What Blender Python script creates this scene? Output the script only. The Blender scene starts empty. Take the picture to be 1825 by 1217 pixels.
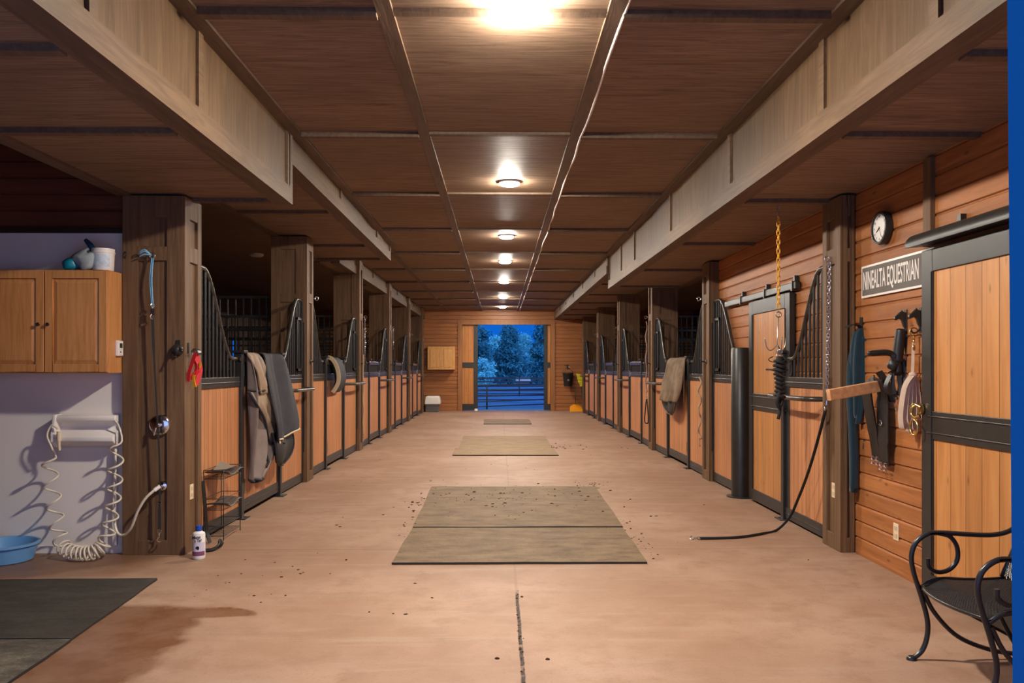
import bpy, bmesh, math, random
from mathutils import Vector, Matrix
R = math.radians
random.seed(7)
SC = bpy.context.scene
COL = SC.collection

# ------------------------------------------------------------------ camera
F, VX, VY, EYE = 1450.0, 890.0, 655.0, 1.40
YAW = math.atan((912.5 - VX) / F)
cam = bpy.data.cameras.new('camera')
cam.sensor_width = 36.0
cam.lens = F / 1825.0 * 36.0
cam.shift_y = (VY - 608.5) / 1825.0
cam.clip_start = 0.05
cam.clip_end = 400
co = bpy.data.objects.new('camera', cam)
co.location = (0, 0, EYE)
co.rotation_euler = (R(90), 0, -YAW)
COL.objects.link(co)
SC.camera = co

# ------------------------------------------------------------------ mesh helpers
class MB:
    """collects geometry in world coordinates for ONE mesh object"""
    def __init__(s):
        s.v, s.f, s.m = [], [], []
    def face(s, pts, mi=0):
        n = len(s.v); s.v.extend([tuple(p) for p in pts]); s.f.append(list(range(n, n + len(pts)))); s.m.append(mi)
    def box(s, x0, x1, y0, y1, z0, z1, mi=0):
        if x0 > x1: x0, x1 = x1, x0
        if y0 > y1: y0, y1 = y1, y0
        if z0 > z1: z0, z1 = z1, z0
        n = len(s.v)
        s.v += [(x0,y0,z0),(x1,y0,z0),(x1,y1,z0),(x0,y1,z0),(x0,y0,z1),(x1,y0,z1),(x1,y1,z1),(x0,y1,z1)]
        for q in ((0,3,2,1),(4,5,6,7),(0,1,5,4),(1,2,6,5),(2,3,7,6),(3,0,4,7)):
            s.f.append([n + i for i in q]); s.m.append(mi)
        return s
    def obox(s, c, ax, ay, az, hx, hy, hz, mi=0):
        """oriented box: centre, unit axes, half sizes"""
        c, ax, ay, az = Vector(c), Vector(ax).normalized(), Vector(ay).normalized(), Vector(az).normalized()
        n = len(s.v)
        for sz in (-1, 1):
            for sx, sy in ((-1,-1),(1,-1),(1,1),(-1,1)):
                s.v.append(tuple(c + ax*hx*sx + ay*hy*sy + az*hz*sz))
        for q in ((0,3,2,1),(4,5,6,7),(0,1,5,4),(1,2,6,5),(2,3,7,6),(3,0,4,7)):
            s.f.append([n + i for i in q]); s.m.append(mi)
        return s
    def tube(s, pts, r, n=8, cap=True, mi=0, closed=False, flat=None):
        """r: radius or list; flat: (sx, sy) squash of the section"""
        pts = [Vector(p) for p in pts]
        k = len(pts)
        rs = r if isinstance(r, (list, tuple)) else [r] * k
        tang = []
        for i in range(k):
            a = pts[(i-1) % k] if (closed or i > 0) else pts[0]
            b = pts[(i+1) % k] if (closed or i < k-1) else pts[-1]
            t = b - a
            tang.append(t.normalized() if t.length > 1e-9 else Vector((0,0,1)))
        ref = Vector((0,0,1)) if abs(tang[0].z) < .9 else Vector((1,0,0))
        u = (ref - tang[0]*ref.dot(tang[0])).normalized()
        base = len(s.v)
        for i in range(k):
            t = tang[i]
            u = (u - t*u.dot(t))
            u = u.normalized() if u.length > 1e-6 else t.orthogonal().normalized()
            w = t.cross(u)
            fx, fy = flat or (1, 1)
            for j in range(n):
                a = 2*math.pi*j/n
                s.v.append(tuple(pts[i] + u*(math.cos(a)*rs[i]*fx) + w*(math.sin(a)*rs[i]*fy)))
        rng = k if closed else k-1
        for i in range(rng):
            a, b = base + i*n, base + ((i+1) % k)*n
            for j in range(n):
                s.f.append([a+j, a+(j+1)%n, b+(j+1)%n, b+j]); s.m.append(mi)
        if cap and not closed:
            s.f.append([base + j for j in reversed(range(n))]); s.m.append(mi)
            s.f.append([base + (k-1)*n + j for j in range(n)]); s.m.append(mi)
        return s
    def lathe(s, prof, c=(0,0,0), axis='z', n=24, mi=0, a0=0.0, a1=None):
        """prof: list of (r, h) along the axis"""
        base = len(s.v); full = a1 is None
        a1 = 2*math.pi if full else a1
        cnt = n if full else n+1
        c = Vector(c)
        for (r, h) in prof:
            for j in range(cnt):
                a = a0 + (a1-a0)*j/n
                x, y = r*math.cos(a), r*math.sin(a)
                p = {'z': (x,y,h), 'x': (h,x,y), 'y': (y,h,x)}[axis]
                s.v.append(tuple(c + Vector(p)))
        for i in range(len(prof)-1):
            for j in range(cnt if full else n):
                q = [base+i*cnt+j, base+i*cnt+(j+1)%cnt, base+(i+1)*cnt+(j+1)%cnt, base+(i+1)*cnt+j]
                s.f.append(q); s.m.append(mi)
        if full:
            if prof[0][0] > 1e-6: s.f.append([base + j for j in reversed(range(cnt))]); s.m.append(mi)
            if prof[-1][0] > 1e-6: s.f.append([base + (len(prof)-1)*cnt + j for j in range(cnt)]); s.m.append(mi)
        return s
    def prism(s, poly, z0, z1, axis='z', mi=0):
        """poly in the plane across the axis: z->(x,y)  x->(y,z)  y->(x,z)"""
        def mk(p, h):
            return {'z': (p[0],p[1],h), 'x': (h,p[0],p[1]), 'y': (p[0],h,p[1])}[axis]
        n = len(s.v); k = len(poly)
        s.v += [mk(p, z0) for p in poly] + [mk(p, z1) for p in poly]
        s.f.append([n+i for i in reversed(range(k))]); s.m.append(mi)
        s.f.append([n+k+i for i in range(k)]); s.m.append(mi)
        for i in range(k):
            j = (i+1) % k
            s.f.append([n+i, n+j, n+k+j, n+k+i]); s.m.append(mi)
        return s
    def grid(s, rows, mi=0, closed_u=False):
        """rows: list of equal-length point lists"""
        n = len(s.v); w = len(rows[0])
        for r in rows: s.v += [tuple(p) for p in r]
        for i in range(len(rows)-1):
            for j in range(w if closed_u else w-1):
                s.f.append([n+i*w+j, n+i*w+(j+1)%w, n+(i+1)*w+(j+1)%w, n+(i+1)*w+j]); s.m.append(mi)
        return s
    def obj(s, name, mats, parent=None, origin=None, smooth=None, bevel=0, solid=0, sub=0, fix=True, merge=True):
        return build(s, name, mats, parent, origin, smooth, bevel, solid, sub, fix, merge)

def wpos(o):
    p = Vector(o.location)
    while o.parent is not None:
        o = o.parent; p += Vector(o.location)
    return p

def build(mb, name, mats, parent=None, origin=None, smooth=None, bevel=0, solid=0, sub=0, fix=True, merge=True):
    if origin is None:
        if parent is None:
            xs = [p[0] for p in mb.v]; ys = [p[1] for p in mb.v]; zs = [p[2] for p in mb.v]
            origin = ((min(xs)+max(xs))/2, (min(ys)+max(ys))/2, min(zs))
        else:
            origin = wpos(parent)
    o0 = Vector(origin)
    me = bpy.data.meshes.new(name)
    me.from_pydata([tuple(Vector(p) - o0) for p in mb.v], [], mb.f)
    if not isinstance(mats, (list, tuple)): mats = [mats]
    for m in mats: me.materials.append(m)
    me.polygons.foreach_set('material_index', mb.m)
    bm = bmesh.new(); bm.from_mesh(me)
    if merge: bmesh.ops.remove_doubles(bm, verts=bm.verts, dist=1e-5)
    if fix: bmesh.ops.recalc_face_normals(bm, faces=bm.faces)
    bm.to_mesh(me); bm.free()
    o = bpy.data.objects.new(name, me)
    COL.objects.link(o)
    if parent is not None:
        o.parent = parent
        o.location = o0 - wpos(parent)
    else:
        o.location = o0
    if bevel:
        md = o.modifiers.new('bevel', 'BEVEL'); md.width = bevel; md.segments = 2; md.limit_method = 'ANGLE'; md.angle_limit = R(40)
    if solid:
        md = o.modifiers.new('solid', 'SOLIDIFY'); md.thickness = solid; md.offset = 0
    if sub:
        md = o.modifiers.new('sub', 'SUBSURF'); md.levels = sub; md.render_levels = sub
    if smooth:
        me.polygons.foreach_set('use_smooth', [True]*len(me.polygons))
        if smooth is not True:
            md = o.modifiers.new('split', 'EDGE_SPLIT'); md.split_angle = R(smooth)
    return o

def tag(o, label, cat, group=None, kind=None):
    o['label'] = label; o['category'] = cat
    if group: o['group'] = group
    if kind: o['kind'] = kind
    return o

def thing(name, loc, label, cat, group=None):
    o = bpy.data.objects.new(name, None); COL.objects.link(o)
    o.location = loc; o.empty_display_size = .1
    return tag(o, label, cat, group)

def struct(o):
    o['kind'] = 'structure'; return o

def copy_tree(o, parent=None):
    c = o.copy(); COL.objects.link(c); c.parent = parent
    for ch in list(o.children): copy_tree(ch, c)
    return c

def arc(c, r, a0, a1, n, plane='xz'):
    out = []
    for i in range(n+1):
        a = a0 + (a1-a0)*i/n
        u, w = r*math.cos(a), r*math.sin(a)
        out.append({'xz': (c[0]+u, c[1], c[2]+w), 'yz': (c[0], c[1]+u, c[2]+w), 'xy': (c[0]+u, c[1]+w, c[2])}[plane])
    return out

def spline(pts, per=6):
    """Catmull-Rom through the points"""
    P = [Vector(p) for p in pts]
    P = [P[0]*2 - P[1]] + P + [P[-1]*2 - P[-2]]
    out = []
    for i in range(1, len(P)-2):
        p0, p1, p2, p3 = P[i-1], P[i], P[i+1], P[i+2]
        for k in range(per):
            t = k/per
            out.append(.5*((2*p1) + (p2-p0)*t + (2*p0-5*p1+4*p2-p3)*t*t + (3*p1-p0-3*p2+p3)*t**3))
    out.append(P[-2])
    return out

def sstep(a, b, x):
    t = min(1, max(0, (x-a)/(b-a))); return t*t*(3-2*t)

# ------------------------------------------------------------------ materials
def srgb(r, g, b):
    f = lambda c: (c/255/12.92) if c/255 <= .04045 else ((c/255+.055)/1.055)**2.4
    return (f(r), f(g), f(b), 1)

def new_mat(name):
    m = bpy.data.materials.new(name); m.use_nodes = True
    nt = m.node_tree; b = nt.nodes['Principled BSDF']
    return m, nt, b

def plain(name, col, rough=.5, metal=0.0, spec=.5, noise=0.0, nscale=30, bump=0.0, sheen=0.0, coat=0.0):
    m, nt, b = new_mat(name)
    b.inputs['Base Color'].default_value = col
    b.inputs['Roughness'].default_value = rough
    b.inputs['Metallic'].default_value = metal
    b.inputs['Specular IOR Level'].default_value = spec
    if sheen: b.inputs['Sheen Weight'].default_value = sheen
    if coat: b.inputs['Coat Weight'].default_value = coat
    if noise or bump:
        g = nt.nodes.new('ShaderNodeNewGeometry')
        n = nt.nodes.new('ShaderNodeTexNoise'); n.inputs['Scale'].default_value = nscale; n.inputs['Detail'].default_value = 5
        nt.links.new(g.outputs['Position'], n.inputs['Vector'])
        if noise:
            r = nt.nodes.new('ShaderNodeValToRGB')
            r.color_ramp.elements[0].position = .3; r.color_ramp.elements[1].position = .7
            r.color_ramp.elements[0].color = [c*(1-noise) for c in col[:3]] + [1]
            r.color_ramp.elements[1].color = [min(1, c*(1+noise)) for c in col[:3]] + [1]
            nt.links.new(n.outputs['Fac'], r.inputs['Fac']); nt.links.new(r.outputs['Color'], b.inputs['Base Color'])
        if bump:
            bp = nt.nodes.new('ShaderNodeBump'); bp.inputs['Strength'].default_value = bump; bp.inputs['Distance'].default_value = .01
            nt.links.new(n.outputs['Fac'], bp.inputs['Height']); nt.links.new(bp.outputs['Normal'], b.inputs['Normal'])
    return m

def math_node(nt, op, a, bb=None, c=None):
    n = nt.nodes.new('ShaderNodeMath'); n.operation = op
    for i, v in enumerate((a, bb, c)):
        if v is None: continue
        if isinstance(v, (int, float)): n.inputs[i].default_value = v
        else: nt.links.new(v, n.inputs[i])
    return n.outputs[0]

def wood(name, dark, mid, light, grain='x', plank=None, pw=.09, groove=.0, rough=.5, vary=.25, gscale=1.0, bump=.15, knots=0.0, streak=14.0, poff=0.0, spec=.4, distort=.6):
    """procedural timber: grain runs along one axis, boards repeat along another"""
    m, nt, b = new_mat(name)
    L = nt.links.new
    g = nt.nodes.new('ShaderNodeNewGeometry')
    sep = nt.nodes.new('ShaderNodeSeparateXYZ'); L(g.outputs['Position'], sep.inputs[0])
    ax = {'x': 0, 'y': 1, 'z': 2}
    vec = g.outputs['Position']
    pid = None
    if plank:
        q = math_node(nt, 'DIVIDE', math_node(nt, 'ADD', sep.outputs[ax[plank]], 50.0 + poff), pw)
        pid = math_node(nt, 'FLOOR', q)
        wn = nt.nodes.new('ShaderNodeTexWhiteNoise'); wn.noise_dimensions = '1D'; L(pid, wn.inputs['W'])
        off = nt.nodes.new('ShaderNodeVectorMath'); off.operation = 'MULTIPLY_ADD'
        comb = nt.nodes.new('ShaderNodeCombineXYZ')
        for i in range(3): L(wn.outputs['Value'], comb.inputs[i])
        L(comb.outputs[0], off.inputs[0]); off.inputs[1].default_value = (37, 41, 29); L(vec, off.inputs[2])
        vec = off.outputs[0]
    mp = nt.nodes.new('ShaderNodeMapping')
    sc = [streak*gscale]*3; sc[ax[grain]] = 1.1*gscale
    mp.inputs['Scale'].default_value = sc
    L(vec, mp.inputs['Vector'])
    n1 = nt.nodes.new('ShaderNodeTexNoise'); n1.inputs['Scale'].default_value = 1.0; n1.inputs['Detail'].default_value = 6; n1.inputs['Roughness'].default_value = .65; n1.inputs['Distortion'].default_value = distort
    L(mp.outputs[0], n1.inputs['Vector'])
    r = nt.nodes.new('ShaderNodeValToRGB')
    e = r.color_ramp.elements
    e[0].position = .25; e[0].color = dark; e[1].position = .75; e[1].color = light
    k = e.new(.5); k.color = mid
    L(n1.outputs['Fac'], r.inputs['Fac'])
    col = r.outputs['Color']
    n2 = nt.nodes.new('ShaderNodeTexNoise'); n2.inputs['Scale'].default_value = .9; n2.inputs['Detail'].default_value = 3
    L(g.outputs['Position'], n2.inputs['Vector'])
    hv = nt.nodes.new('ShaderNodeHueSaturation')
    val = math_node(nt, 'MULTIPLY_ADD', n2.outputs['Fac'], .5, .75)
    if plank:
        val = math_node(nt, 'MULTIPLY', val, math_node(nt, 'MULTIPLY_ADD', wn.outputs['Value'], vary, 1 - vary/2))
    if knots:
        vo = nt.nodes.new('ShaderNodeTexVoronoi'); vo.inputs['Scale'].default_value = 1.0
        mk = nt.nodes.new('ShaderNodeMapping'); ks = [9.0]*3; ks[ax[grain]] = 3.6; mk.inputs['Scale'].default_value = ks
        L(vec, mk.inputs['Vector']); L(mk.outputs[0], vo.inputs['Vector'])
        kn = nt.nodes.new('ShaderNodeMapRange'); kn.inputs['From Min'].default_value = .04; kn.inputs['From Max'].default_value = .13
        kn.inputs['To Min'].default_value = 1 - knots; kn.inputs['To Max'].default_value = 1
        L(vo.outputs['Distance'], kn.inputs['Value'])
        val = math_node(nt, 'MULTIPLY', val, kn.outputs[0])
    height = n1.outputs['Fac']
    if plank and groove:
        fr = math_node(nt, 'FRACT', q)
        ed = math_node(nt, 'PINGPONG', fr, .5)
        gm = nt.nodes.new('ShaderNodeMapRange'); gm.inputs['From Min'].default_value = groove*.4; gm.inputs['From Max'].default_value = groove
        gm.inputs['To Min'].default_value = .32; gm.inputs['To Max'].default_value = 1
        L(ed, gm.inputs['Value'])
        val = math_node(nt, 'MULTIPLY', val, gm.outputs[0])
        height = math_node(nt, 'MULTIPLY_ADD', gm.outputs[0], 1.2, height)
    L(val, hv.inputs['Value']); L(col, hv.inputs['Color'])
    L(hv.outputs['Color'], b.inputs['Base Color'])
    b.inputs['Roughness'].default_value = rough
    b.inputs['Specular IOR Level'].default_value = spec
    if bump:
        bp = nt.nodes.new('ShaderNodeBump'); bp.inputs['Strength'].default_value = bump; bp.inputs['Distance'].default_value = .01
        L(height, bp.inputs['Height']); L(bp.outputs['Normal'], b.inputs['Normal'])
    return m

def emit(name, col, s):
    m, nt, b = new_mat(name)
    b.inputs['Base Color'].default_value = (.8,.8,.8,1)
    b.inputs['Emission Color'].default_value = col
    b.inputs['Emission Strength'].default_value = s
    return m

M = {}
# brown stained trim, plywood and posts
M['ply'] = wood('brown_plywood_ceiling', srgb(88,69,54), srgb(130,106,86), srgb(154,129,108), grain='x', rough=.6, gscale=1.3, streak=16, bump=.3, spec=.14, distort=2.2)
M['fascia'] = wood('brown_plywood_fascia', srgb(76,57,39), srgb(96,73,51), srgb(112,88,63), grain='z', rough=.55, gscale=1.2, streak=12, bump=.25, spec=.2, distort=1.6)
M['batten'] = wood('brown_batten', srgb(78,60,46), srgb(98,77,60), srgb(114,91,72), grain='y', rough=.6, gscale=2, bump=.2, spec=.35)
M['beam_trim'] = wood('brown_beam_trim', srgb(80,60,42), srgb(100,76,54), srgb(114,90,65), grain='y', rough=.6, gscale=2, bump=.25, spec=.3)
M['post'] = wood('brown_rough_post', srgb(84,61,41), srgb(107,79,55), srgb(124,95,68), grain='z', rough=.6, gscale=1.6, streak=20, bump=.3, spec=.3)
M['stall_wood'] = wood('orange_stall_boards', srgb(160,104,64), srgb(186,124,80), srgb(202,142,96), grain='z', plank='y', pw=.094, groove=.05, rough=.5, vary=.18, knots=.25)
M['door_wood'] = wood('golden_sliding_door_boards', srgb(160,103,54), srgb(183,123,69), srgb(196,140,85), grain='z', plank='y', pw=.155, groove=.025, rough=.45, vary=.16, knots=.45)
M['siding_y'] = wood('red_brown_log_siding', srgb(128,78,42), srgb(156,98,56), srgb(176,116,70), grain='y', plank='z', pw=.1235, spec=.2, rough=.5, vary=.25, knots=.5, gscale=1.2)
M['siding_x'] = wood('orange_end_wall_siding', srgb(128,78,40), srgb(154,96,52), srgb(172,110,62), grain='x', plank='z', pw=.1235, rough=.45, vary=.2, knots=.35, gscale=1.2)
M['siding_dark'] = wood('dark_red_brown_siding', srgb(82,44,28), srgb(102,58,36), srgb(118,70,44), grain='x', plank='z', pw=.1235, rough=.5, vary=.2, gscale=1.2)
M['far_door_wood'] = wood('orange_end_door_boards', srgb(166,104,50), srgb(188,122,62), srgb(202,138,76), grain='z', plank='x', pw=.14, groove=.04, rough=.45, vary=.16, knots=.4)
M['far_trim'] = wood('orange_end_door_trim', srgb(126,80,44), srgb(150,98,56), srgb(164,110,66), grain='z', rough=.5)
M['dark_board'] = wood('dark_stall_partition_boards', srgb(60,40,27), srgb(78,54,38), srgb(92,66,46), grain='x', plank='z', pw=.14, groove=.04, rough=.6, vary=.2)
M['oak_z'] = wood('honey_oak_upright', srgb(178,116,64), srgb(206,142,84), srgb(220,160,104), grain='z', rough=.35, gscale=2.2, streak=18, bump=.1)
M['oak_x'] = wood('honey_oak_rail', srgb(178,116,64), srgb(206,142,84), srgb(220,160,104), grain='x', rough=.35, gscale=2.2, streak=18, bump=.1)
M['pine'] = wood('pale_planed_board', srgb(178,122,80), srgb(204,148,102), srgb(220,168,122), grain='y', rough=.5, gscale=2)
M['black'] = plain('black_powder_coated_steel', srgb(40,38,36), .38, .0, .5, noise=.15, nscale=14)
M['tube'] = plain('worn_black_rail_tube', srgb(66,60,54), .3, .3, .5, noise=.25, nscale=10)
M['rubber'] = plain('black_rubber_strip', srgb(34,31,29), .6, 0, .4)
M['frp'] = plain('pale_grey_white_wash_panel', srgb(240,230,220), .42, 0, .5, noise=.02, nscale=200, bump=.08)
M['white'] = plain('white_plastic', srgb(232,224,216), .35)
M['cream'] = plain('cream_plastic', srgb(226,204,170), .35)
M['ivory_hose'] = plain('cream_hose', srgb(226,214,192), .4)
M['chrome'] = plain('chrome', (.75,.75,.76,1), .15, 1.0)
M['steel'] = plain('zinc_steel', (.5,.48,.46,1), .3, 1.0)
M['brass'] = plain('brass', (.6,.42,.16,1), .3, 1.0)
M['leather'] = plain('black_leather', srgb(30,27,26), .42, 0, .5, noise=.2, nscale=60)
M['webbing'] = plain('black_webbing', srgb(26,24,24), .7)
M['jamb'] = plain('entrance_door_dusk_tint', srgb(4,92,142), .6, 0, .2)  # blue cast of the dusk light put into the door colour
M['trimblack'] = plain('dark_wall_trim', srgb(46,30,22), .6)
# ------------------------------------------------------------------ floor material (concrete, saw joints, wet patch)
def floor_mat():
    m, nt, b = new_mat('pinkish_tan_concrete'); L = nt.links.new
    g = nt.nodes.new('ShaderNodeNewGeometry')
    sep = nt.nodes.new('ShaderNodeSeparateXYZ'); L(g.outputs['Position'], sep.inputs[0])
    X, Y = sep.outputs[0], sep.outputs[1]
    def noise(s, d=5, ro=.55, vec=None):
        n = nt.nodes.new('ShaderNodeTexNoise'); n.inputs['Scale'].default_value = s; n.inputs['Detail'].default_value = d; n.inputs['Roughness'].default_value = ro
        L(vec or g.outputs['Position'], n.inputs['Vector']); return n.outputs['Fac']
    def mr(v, a, bb, c=0.0, d=1.0, smooth=True):
        n = nt.nodes.new('ShaderNodeMapRange'); n.interpolation_type = 'SMOOTHSTEP' if smooth else 'LINEAR'
        n.inputs['From Min'].default_value = a; n.inputs['From Max'].default_value = bb; n.inputs['To Min'].default_value = c; n.inputs['To Max'].default_value = d
        L(v, n.inputs['Value']); return n.outputs[0]
    def mix(f, a, c):
        n = nt.nodes.new('ShaderNodeMix'); n.data_type = 'RGBA'
        if isinstance(f, float): n.inputs['Factor'].default_value = f
        else: L(f, n.inputs['Factor'])
        for k, v in (('A', a), ('B', c)):
            sock = [s for s in n.inputs if s.name == k and s.type == 'RGBA'][0]
            if isinstance(v, tuple): sock.default_value = v
            else: L(v, sock)
        return [s for s in n.outputs if s.type == 'RGBA'][0]
    big = noise(.75, 6, .6); mid = noise(4.5, 6, .65); fine = noise(70, 3, .6)
    mp = nt.nodes.new('ShaderNodeMapping'); mp.inputs['Scale'].default_value = (.7, 5, 1); L(g.outputs['Position'], mp.inputs['Vector'])
    swp = noise(1.5, 5, .6, mp.outputs[0])
    c = mix(mr(big, .35, .68), srgb(144,111,89), srgb(162,131,110))
    c = mix(mr(mid, .42, .72, 0, .85), c, srgb(138,106,84))
    c = mix(mr(swp, .5, .75, 0, .45), c, srgb(165,142,126))
    c = mix(mr(fine, .52, .72, 0, .3), c, srgb(116,86,67))
    # scuffed dirt
    d = math_node(nt, 'MULTIPLY', mr(noise(2.2, 8, .7), .58, .72), mr(noise(9, 6, .7), .45, .6))
    c = mix(math_node(nt, 'MULTIPLY', d, .4), c, srgb(98,72,52))
    # joints
    wob = math_node(nt, 'MULTIPLY_ADD', noise(6, 4), .03, -.015)
    dx = math_node(nt, 'ABSOLUTE', math_node(nt, 'ADD', math_node(nt, 'SUBTRACT', X, .108), math_node(nt, 'MULTIPLY', wob, .5)))
    near = math_node(nt, 'MULTIPLY', mr(Y, 5.0, 5.15, 1, 0), mr(Y, 2.0, 2.1, 0, 1))
    crack = math_node(nt, 'MULTIPLY', mr(dx, .006, .013, 1, 0), math_node(nt, 'MULTIPLY', near, mr(noise(14, 4), .34, .5, .35, 1)))
    c = mix(math_node(nt, 'MULTIPLY', crack, .97), c, srgb(44,28,19))
    pale = math_node(nt, 'MULTIPLY', mr(dx, .004, .014, .35, 0), mr(Y, 5.0, 5.2, 0, 1))
    c = mix(pale, c, srgb(118,91,70))
    for yy in (6.28, 10.4, 14.5, 18.6, 22.7):
        dy = math_node(nt, 'ABSOLUTE', math_node(nt, 'SUBTRACT', Y, yy))
        c = mix(mr(dy, .003, .012 if yy < 8 else .02, .65, 0), c, srgb(114,83,61))
    # wet patches left by the wash bay
    w1 = math_node(nt, 'MULTIPLY_ADD', noise(2.6, 6, .6), .5, -.25)
    w2 = math_node(nt, 'MULTIPLY_ADD', noise(2.1, 6, .6), .34, -.17)
    Xw = math_node(nt, 'ADD', X, w1); Yw = math_node(nt, 'ADD', Y, w2)
    a = math_node(nt, 'MULTIPLY', mr(Xw, -1.72, -1.6, 1, 0), mr(Yw, 4.74, 4.86, 1, 0))
    ex = math_node(nt, 'POWER', math_node(nt, 'DIVIDE', math_node(nt, 'SUBTRACT', X, -1.76), .39), 2)
    ey = math_node(nt, 'POWER', math_node(nt, 'DIVIDE', math_node(nt, 'SUBTRACT', Yw, 4.66), .12), 2)
    tongue = mr(math_node(nt, 'ADD', ex, ey), .75, 1.1, 1, 0)
    wet = math_node(nt, 'MAXIMUM', a, tongue)
    damp = math_node(nt, 'MULTIPLY', mr(Xw, -2.75, -2.35, 1, 0), math_node(nt, 'MULTIPLY', mr(Yw, 5.3, 5.65, 0, 1), mr(Y, 6.1, 6.3, 1, .6)))
    wet = math_node(nt, 'MAXIMUM', wet, math_node(nt, 'MULTIPLY', damp, .75))
    c = mix(math_node(nt, 'MULTIPLY', wet, mr(mid, .3, .7, .7, .95)), c, srgb(108,71,46))
    L(c, b.inputs['Base Color'])
    L(math_node(nt, 'MULTIPLY_ADD', wet, -.35, .62), b.inputs['Roughness'])
    b.inputs['Specular IOR Level'].default_value = .2
    bp = nt.nodes.new('ShaderNodeBump'); bp.inputs['Strength'].default_value = .12; bp.inputs['Distance'].default_value = .01
    L(math_node(nt, 'SUBTRACT', mid, crack), bp.inputs['Height']); L(bp.outputs['Normal'], b.inputs['Normal'])
    return m
M['floor'] = floor_mat()

# ------------------------------------------------------------------ plan of the barn (metres)
CEIL = 3.25
XL, XR = -2.37, 2.60             # aisle faces of the post rows
SOFL, SOFR = -1.65, 1.82         # inner faces of the boxed beams
POSTS = [6.12, 9.98, 13.72, 17.45, 21.2, 24.95]
YEND = 26.35
OUTL, OUTR = -6.1, 6.3
WR = 2.70                        # plank wall at the clock side

fl = MB(); fl.box(OUTL-.3, OUTR+.3, 0.6, YEND+.25, -.12, 0)
struct(fl.obj('floor', M['floor'], origin=(0, 0, 0)))

# ---- ceiling and its battens
ce = MB(); ce.box(OUTL-.3, OUTR+.3, 1.2, YEND, CEIL, CEIL+.08)
ceil = struct(ce.obj('ceiling', M['ply'], origin=(0, 13, CEIL)))
for x, w in ((-.59, .085), (.60, .085)):
    b_ = MB().box(x-w/2, x+w/2, 1.4, YEND, CEIL-.022, CEIL)
    b_.obj('batten', M['batten'], ceil)
for (x0, x1, y0, y1) in ((SOFL, SOFL+.1, 1.4, 12.3), (SOFL-.1, SOFL, 12.3, YEND), (SOFR-.1, SOFR, 1.4, YEND)):
    MB().box(x0, x1, y0, y1, CEIL-.02, CEIL).obj('batten', M['batten'], ceil)
for k in range(-1, 10):
    y = 4.22 + 2.2*k
    for (x0, x1) in ((SOFL+.1 if y < 12.3 else XL+.0, -.633), (-.547, .557), (.643, SOFR-.1)):
        MB().box(x0, x1, y-.03, y+.03, CEIL-(.02 if -.6 < x0 < 0 else .042), CEIL).obj('batten', M['batten'], ceil)

# ---- boxed beams (soffits)
def soffit(name, xin, xout, y0, y1, zb, vert, under, sgn, end=True):
    """xin: aisle face; sgn +1 when the aisle lies toward +x"""
    mb = MB(); mb.box(xin, xout, y0, y1, zb, CEIL)
    o = struct(mb.obj(name, M['fascia'], origin=((xin+xout)/2, (y0+y1)/2, zb)))
    u = MB(); u.box(xin, xout, y0, y1, zb-.012, zb-.0005)
    u.obj('underside_panel', M['ply'], o)
    t = .018
    band = MB(); band.box(xin, xin+sgn*t, y0, y1, zb-.03, zb+.10)
    band.obj('trim_board', M['beam_trim'], o)
    if end:
        e = MB(); e.box(xin, xin+sgn*t, y1-.10, y1, zb+.1, CEIL-.02); e.obj('trim_board', M['beam_trim'], o)
    for y in vert:
        v = MB(); v.box(xin, xin+sgn*t, y-.035, y+.035, zb+.1, CEIL-.02); v.obj('trim_board', M['beam_trim'], o)
    # battens below
    e1 = MB(); e1.box(xin, xin-sgn*.12, y0, y1, zb-.03, zb-.012); e1.obj('batten', M['batten'], o)
    e2 = MB(); e2.box(xout+sgn*.10, xout, y0, y1, zb-.03, zb-.012); e2.obj('batten', M['batten'], o)
    for y in under:
        q = MB(); q.box(xin-sgn*.12, xout+sgn*.10, y-.03, y+.03, zb-.042, zb-.012); q.obj('batten', M['batten'], o)
    return o
ZS1L, ZS2L, ZS1R, ZS2R = 2.715, 3.035, 2.735, 2.985
soffit('ceiling_soffit', SOFL, -2.86, 1.4, 6.45, ZS1L, (2.1, 3.3, 4.48, 6.34), (2.1, 3.33, 4.48, 6.31), 1)
soffit('ceiling_soffit', SOFL, -2.80, 6.45, 12.27, ZS2L, (8.45, 10.95), (8.46, 10.78, 12.1), 1)
soffit('ceiling_soffit', XL-.05, -2.80, 12.27, YEND, ZS2L-.03, (15.6, 19.3, 23.0), (15.6, 19.3, 23.0), 1, False)
soffit('ceiling_soffit', SOFR, 3.0, 1.4, 13.45, ZS1R, (2.1, 3.35, 4.53, 6.37, 8.6, 10.9, 12.1, 13.4), (2.1, 3.38, 4.55, 6.37, 8.58, 10.9, 13.1), -1)
soffit('ceiling_soffit', SOFR-.03, 3.0, 13.45, YEND, ZS2R, (15.2, 17.4, 19.6, 21.8, 24.0), (15.2, 17.4, 19.6, 21.8, 24.0), -1, False)

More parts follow.
